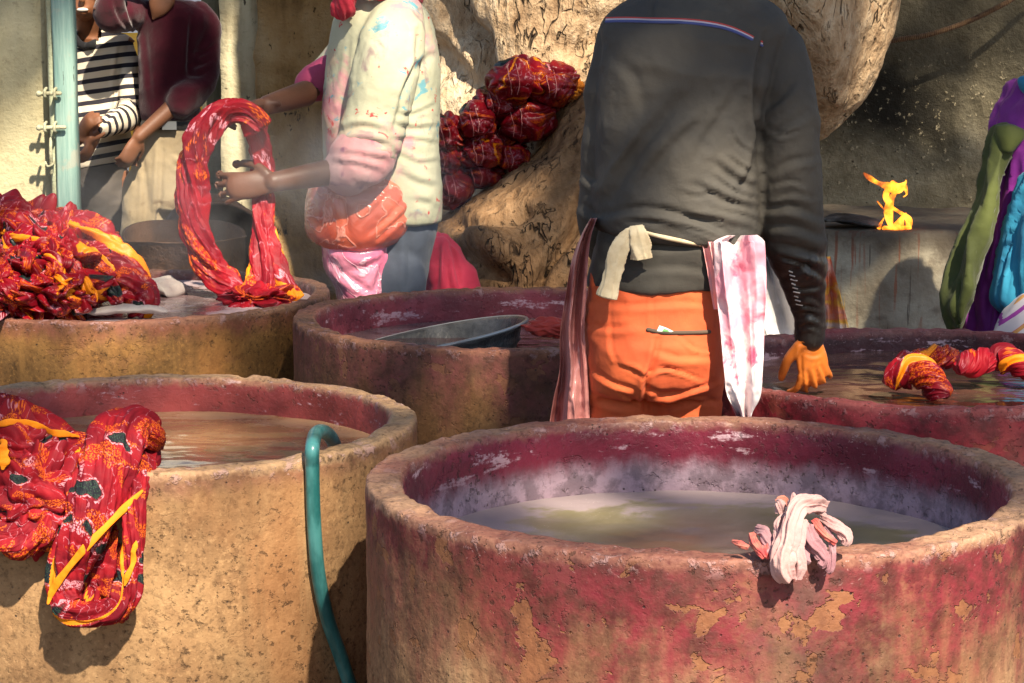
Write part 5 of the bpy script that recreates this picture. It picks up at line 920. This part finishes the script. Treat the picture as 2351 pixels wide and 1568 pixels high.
# pink rag on the front rim
RAG = cloth_mat('pale_pink_rag', (.50, .31, .29), (.42, .23, .23), 22, .8, .35, .1); RG2 = cloth_mat('mauve_rag_folds', (.36, .20, .22), (.22, .10, .12), 26, .8, .4); RG3 = cloth_mat('red_rag_folds', (.48, .05, .06), (.5, .2, .14), 26, .7, .4)
kr = .1990 ; k9 = px(kr, 2.9)
def W9(a, b, Y): return P(1780 / 1.0898 + a * kr, 1180 / 1.0898 + b * kr, Y)
def rp9(L_, rad, **k): return rope([W9(*p) for p in L_], [v * k9 for v in rad], 90, 220, k.get('tw', .2), ((2, .12, 0), (5, .16, 1), (9, .10, 2)), k.get('s', 3), .16, k.get('flat', .8), (0, 1, 0))
rag = cloth_obj('rag', [rp9([(1300, 400, 2.94), (1180, 370, 2.92), (1020, 400, 2.89), (940, 560, 2.87), (900, 760, 2.86), (840, 950, 2.855), (830, 1130, 2.855), (880, 1250, 2.86)], (90, 110, 120, 120, 120, 140, 140, 90), s=3), rp9([(1060, 560, 2.89), (1030, 720, 2.87), (1000, 900, 2.86), (1000, 1080, 2.86), (960, 1240, 2.86)], (60, 70, 76, 84, 70), s=5), rp9([(900, 500, 2.92), (800, 600, 2.90), (780, 760, 2.88), (740, 950, 2.865), (760, 1100, 2.86)], (60, 70, 70, 66, 50), s=7),
  rp9([(960, 420, 2.92), (955, 340, 2.91), (945, 240, 2.91)], (80, 60, 10), s=9), rp9([(800, 480, 2.93), (790, 380, 2.93), (770, 340, 2.94)], (50, 56, 30), s=11), rp9([(1270, 520, 2.92), (1380, 600, 2.90), (1500, 680, 2.89), (1560, 780, 2.885), (1530, 850, 2.885)], (50, 64, 76, 70, 40), s=13)], RAG)
tag(rag, 'crumpled pale pink rag hanging over the front rim of the magenta stained tub', 'rag')
for _p in [rp9([(1120, 620, 2.90), (1160, 780, 2.885), (1250, 920, 2.88), (1290, 1030, 2.875), (1250, 1090, 2.87)], (60, 90, 90, 70, 40), s=15), rp9([(1300, 640, 2.90), (1380, 780, 2.89), (1400, 960, 2.88), (1370, 1120, 2.87), (1330, 1160, 2.87)], (30, 40, 42, 46, 30), s=17), rp9([(1090, 850, 2.89), (1080, 980, 2.88), (1110, 1060, 2.87)], (50, 50, 40), s=19), rp9([(520, 650, 2.92), (620, 720, 2.90), (660, 860, 2.885), (660, 960, 2.87)], (40, 70, 80, 50), s=21)]: cloth_obj('rag_fold', [_p], RG2, rag)
for _p in [rp9([(1190, 560, 2.91), (1250, 660, 2.89), (1320, 740, 2.885), (1440, 830, 2.88)], (40, 46, 40, 30), s=23), rp9([(760, 370, 2.95), (830, 330, 2.95), (860, 400, 2.95)], (40, 50, 40), s=25), rp9([(240, 800, 2.90), (340, 840, 2.885), (430, 880, 2.88)], (16, 40, 30), s=27), rp9([(470, 720, 2.91), (500, 820, 2.89), (580, 930, 2.875), (620, 1000, 2.87)], (40, 50, 54, 40), s=29), rp9([(660, 830, 2.89), (640, 920, 2.875), (660, 1010, 2.87)], (40, 50, 30), s=31)]: cloth_obj('rag_fold', [_p], RG3, rag)
# hose
hm_ = M('green_hose_rubber'); n_ = hm_.noise(hm_.mp(hm_.co(), (1, 1, .4)), 26, 4, .6); HO = hm_.fin(hm_.mix(hm_.ss(n_, .35, .65), (.012, .085, .085), (.05, .19, .19)), .32, hm_.bump(n_, .35, .005), .5)
def onB(a, b, off):     # a point just outside the tan tub's wall
    cx_, cy_, R_, _, _ = TUB['B']; Y = 3.7
    for _ in range(20): Y = cy_ - math.sqrt(max(1e-4, (R_ + off) ** 2 - (P(a, b, Y)[0] - cx_) ** 2))
    return P(a, b, Y)
hs = [P(770, 1030, 3.93), P(764, 1012, 3.88), P(752, 996, 3.82), P(736, 990, 3.76), P(723, 1000, 3.72), onB(717, 1030, .022), onB(717, 1070, .018), onB(718, 1130, .016), onB(722, 1220, .016), onB(731, 1320, .017), onB(752, 1420, .018), onB(783, 1510, .02), onB(812, 1600, .024), onB(860, 1760, .03)]
tag(mk('hose', *tube(hs, px(17, 3.7), 28, 260), HO), 'teal green hose hooked over the tan tub rim and hanging down', 'hose')
# basin
bs_ = plaster('wet_dark_metal', (.07, .068, .064), (.17, .165, .155), (.025, .022, .02), 8, .2, .3, .3); R_ = .225
pr = np.array([(.02, 0), (.10, .0), (.15, .012), (.178, .05), (.188, .056), (.188, .064), (.192, .085), (.205, .091), (.204, .100), (.212, .122), (.226, .128), (.228, .136), (.222, .139), (.214, .132), (.20, .09), (.175, .05), (.145, .018), (.02, .006)]); th = np.linspace(0, 2 * np.pi, 140, endpoint=False)
pr[:, 0] *= 1.02; V = np.stack([pr[:, None, 0] * np.cos(th), pr[:, None, 0] * np.sin(th), pr[:, None, 1] + 0 * th], -1).reshape(-1, 3); V = V @ RY(-.19).T; V = V @ np.array([[1, 0, 0], [0, math.cos(.03), math.sin(.03)], [0, -math.sin(.03), math.cos(.03)]]).T + np.array([P(1022, 745, 5.24)[0], 5.24, .672 - .137])
bo_ = mk('basin', V, grid_faces(len(pr), 140), bs_); _r = V.reshape(len(pr), 140, 3)[11]; mk('basin_rim', *tube(np.vstack([_r, _r[:3]]), .0045, 8, 300, caps=False, rounded=False), M('rim_highlight_steel').fin((.42, .42, .40), .3, None, .5, Metallic=.5), bo_)  # pale ring along the lip carries the rim's highlight in its colour
tag(bo_, 'dark tilted metal basin half sunk in the middle dye tub', 'basin')
V, Fc, UV, hm = crumple(P(1268, 752, 5.15), (.06, .04, .022), 33, 60, 40, .2, 2); tag(mk('red_cloth', V, Fc, cloth_mat('plain_red_cloth', (.55, .06, .04), None, 9, .5), uv=UV), 'bit of plain red cloth floating behind the metal basin', 'cloth')
# froth on the left tub
V, Fc = ell(P(378, 662, 5.95), (.07, .10, .030), 60, 40); V += .012 * fbm(V, 14, 3, 3)[:, None]
fo_ = mk('dye_froth', V, Fc, cloth_mat('grey_froth', (.42, .37, .33), (.34, .28, .26), 20, .7, .3)); tag(fo_, 'pale grey lump of froth beside the red cloth heap', 'froth')
V, Fc = ell(P(290, 712, 5.42), (.11, .035, .012), 60, 30); V += .006 * fbm(V, 16, 3, 5)[:, None]
tag(mk('dye_froth', V, Fc, fo_.data.materials[0]), 'thin froth streak along the near rim of the back left tub', 'froth')
# bundles in the tree fork
BUN = batik('dark_red_batik', .62, .33, .55, lf=.45); kb = px(1, 7.35) * 1.1; TIE = cloth_mat('tie_thread', (.36, .16, .15), (.3, .06, .06), 20)
BL = [(1192, 182, 62, 46, 'bundle of dyed cloth topmost on the tree pile, red with orange patch'), (1272, 192, 50, 42, 'bundle of dyed cloth at the upper right of the tree pile, by the yellow scrap'), (1150, 236, 46, 36, 'bundle of dyed cloth just below the topmost one'), (1095, 280, 40, 42, 'rounded red bundle of dyed cloth on the left slope of the tree pile'),
      (1030, 306, 44, 40, 'red bundle of dyed cloth next to the pale shirt, upper end of the slope'), (1205, 272, 64, 54, 'largest red bundle of dyed cloth in the middle of the tree pile'), (1103, 348, 50, 34, 'orange topped bundle of dyed cloth in the lower middle of the pile'), (1178, 362, 36, 28, 'small shiny red bundle of dyed cloth on the root edge'),
      (1108, 402, 54, 30, 'flat red bundle of dyed cloth with pale threads low on the root'), (1038, 430, 46, 42, 'round dull red bundle of dyed cloth lowest on the pile'), (1022, 368, 36, 34, 'red bundle of dyed cloth half behind the pale shirt tail'), (1245, 235, 60, 34, 'dark red bundle of dyed cloth wedged under the upper right bundle'), (1140, 318, 60, 36, 'dark bundle of dyed cloth in the shadowed core of the pile')]
for i, (a, b, rx, rz, lab) in enumerate(BL):
    Y = 7.42 if i in (11, 12) else 7.28 + .03 * (i % 3)
    V, Fc, UV, hm = crumple(P(a, b, Y), (rx * kb, .13 if i < 12 else .12, rz * kb), 100 + 7 * i, 130, 90, .11, 1.7, hemt=(.05 if i in (0, 6) else .0))
    # tied waist: threads bite into the cloth
    ax = np.array([math.cos(i * 1.7), .3, math.sin(i * 1.7)]); t_ = (V - P(a, b, Y)) @ nrm(ax) / (rx * kb)
    V = P(a, b, Y) + (V - P(a, b, Y)) * (1 - .22 * np.exp(-((t_ - .25) / .12) ** 2))[:, None]
    o = mk('cloth_bundle', V, Fc, BUN, uv=UV, attrs={'hem': hm}); tag(o, lab, 'cloth bundle', 'tied red cloth bundles in the tree fork')
    tr_ = bvh(V, Fc)
    for k in range(2):
        pts = [hit(tr_, a + rx * (.3 * k - .35 + .12 * math.sin(i * 2.3)) + 4 * math.sin(s_ * 3 + k), b + rz * s_, .002) for s_ in np.linspace(-.75, .75, 9)]
        pts = [p for p in pts if p is not None and abs(p[1] - Y) < .2]
        if len(pts) > 4: mk('tie_thread', *tube(pts, .0016, 6, 30), TIE, o)
V, Fc, UV, hm = crumple(P(1312, 202, 7.3), (.034, .04, .030), 301, 60, 40, .3, 2); tag(mk('yellow_cloth', V, Fc, cloth_mat('orange_yellow_cloth', (.75, .24, .01), (.6, .14, .01), 30, .6, .4), uv=UV), 'small orange yellow cloth scrap at the top of the root', 'cloth')
# maroon cloth hung low by the root
MC = cloth_mat('crimson_cloth', (.36, .02, .05), (.28, .015, .04), 6, .75, .3)
garment('red_cloth', [loft(rows([(543, 988, 1022, 6.75, .03), (560, 980, 1048, 6.75, .055), (600, 976, 1068, 6.75, .07), (640, 974, 1092, 6.75, .085), (760, 970, 1110, 6.75, .10)]), 60, 40, 2.2)], MC, None, .007, 2, [([(1008, 545), (1004, 600), (1000, 660)], 8, .016), ([(1035, 550), (1046, 600), (1058, 660)], 7, .016), ([(1022, 548), (1026, 620), (1030, 660)], 6, .010)], .012, (10, 10, 2), 55)
o = [o for o in SC.objects if o.name.startswith('red_cloth')][-1]; tag(o, 'plain crimson cloth hanging beside the blue jeans at the tree root', 'cloth')
# pale cloths behind the man's arm
WS = cloth_mat('white_sheet', (.72, .70, .68), (.62, .58, .56), 7, .6, .3)
o = sheet('white_sheet', [(590, 1742, 1775), (640, 1742, 1800), (700, 1740, 1822), (740, 1738, 1832), (800, 1735, 1845), (900, 1730, 1850)], WS, None, 5.45, 2.4, .03, 9); tag(o, 'white plastic sheet hanging beyond the maroon tub, seen under the jacket sleeve', 'sheet')
m_ = M('blurred_orange_print'); o_ = m_.co(); c = m_.ramp(m_.noise(m_.mp(o_, (1, 1, 3)), 5, 3), [(.35, (.60, .40, .35)), (.48, (.62, .20, .11)), (.56, (.70, .38, .05)), (.66, (.6, .48, .45))])
o = sheet('print_cloth', [(590, 1886, 1908), (640, 1884, 1920), (700, 1884, 1936), (770, 1880, 1952), (900, 1870, 1960)], m_.fin(c, .85), None, 6.0, 2, .03, 12); tag(o, 'orange and pink cloth hanging in front of the furnace by the jacket cuff', 'cloth')
bpy.context.view_layer.update()

# ------------------------------------------------------------------ steam off the hot vats
sm_ = M('steam'); t_ = sm_.t; t_.nodes.remove(sm_.b); pv = t_.nodes.new('ShaderNodeVolumePrincipled'); n_ = sm_.noise(sm_.co(), 3.2, 3, .55, .6)
_x, _y, _z = sm_.sep(sm_.co()); sq = lambda v, c, r: sm_.m('POWER', sm_.m('ABSOLUTE', sm_.m('DIVIDE', sm_.m('SUBTRACT', v, c), r)), 2.)
rr_ = sm_.m('ADD', sm_.m('ADD', sq(_x, -.66, .74), sq(_y, 5.66, .5)), sq(_z, .92, .36))
sm_.put(pv.inputs['Density'], sm_.m('MULTIPLY', sm_.m('MULTIPLY', sm_.ss(n_, .42, .68), sm_.ss(rr_, .95, .05)), 1.1)); pv.inputs['Color'].default_value = (.92, .90, .88, 1); pv.inputs['Anisotropy'].default_value = .2
out_ = [n for n in t_.nodes if n.type == 'OUTPUT_MATERIAL'][0]; t_.links.new(pv.outputs[0], out_.inputs['Volume'])
V, Fc = ell((-.66, 5.66, .98), (.74, .50, .32), 40, 24); V += .05 * fbm(V, 3, 2, 8)[:, None]; V[:, 2] = np.maximum(V[:, 2], .735)
tag(mk('steam', V, Fc, sm_.mat), 'thin steam drifting above the back left tub', 'steam', kind='stuff')
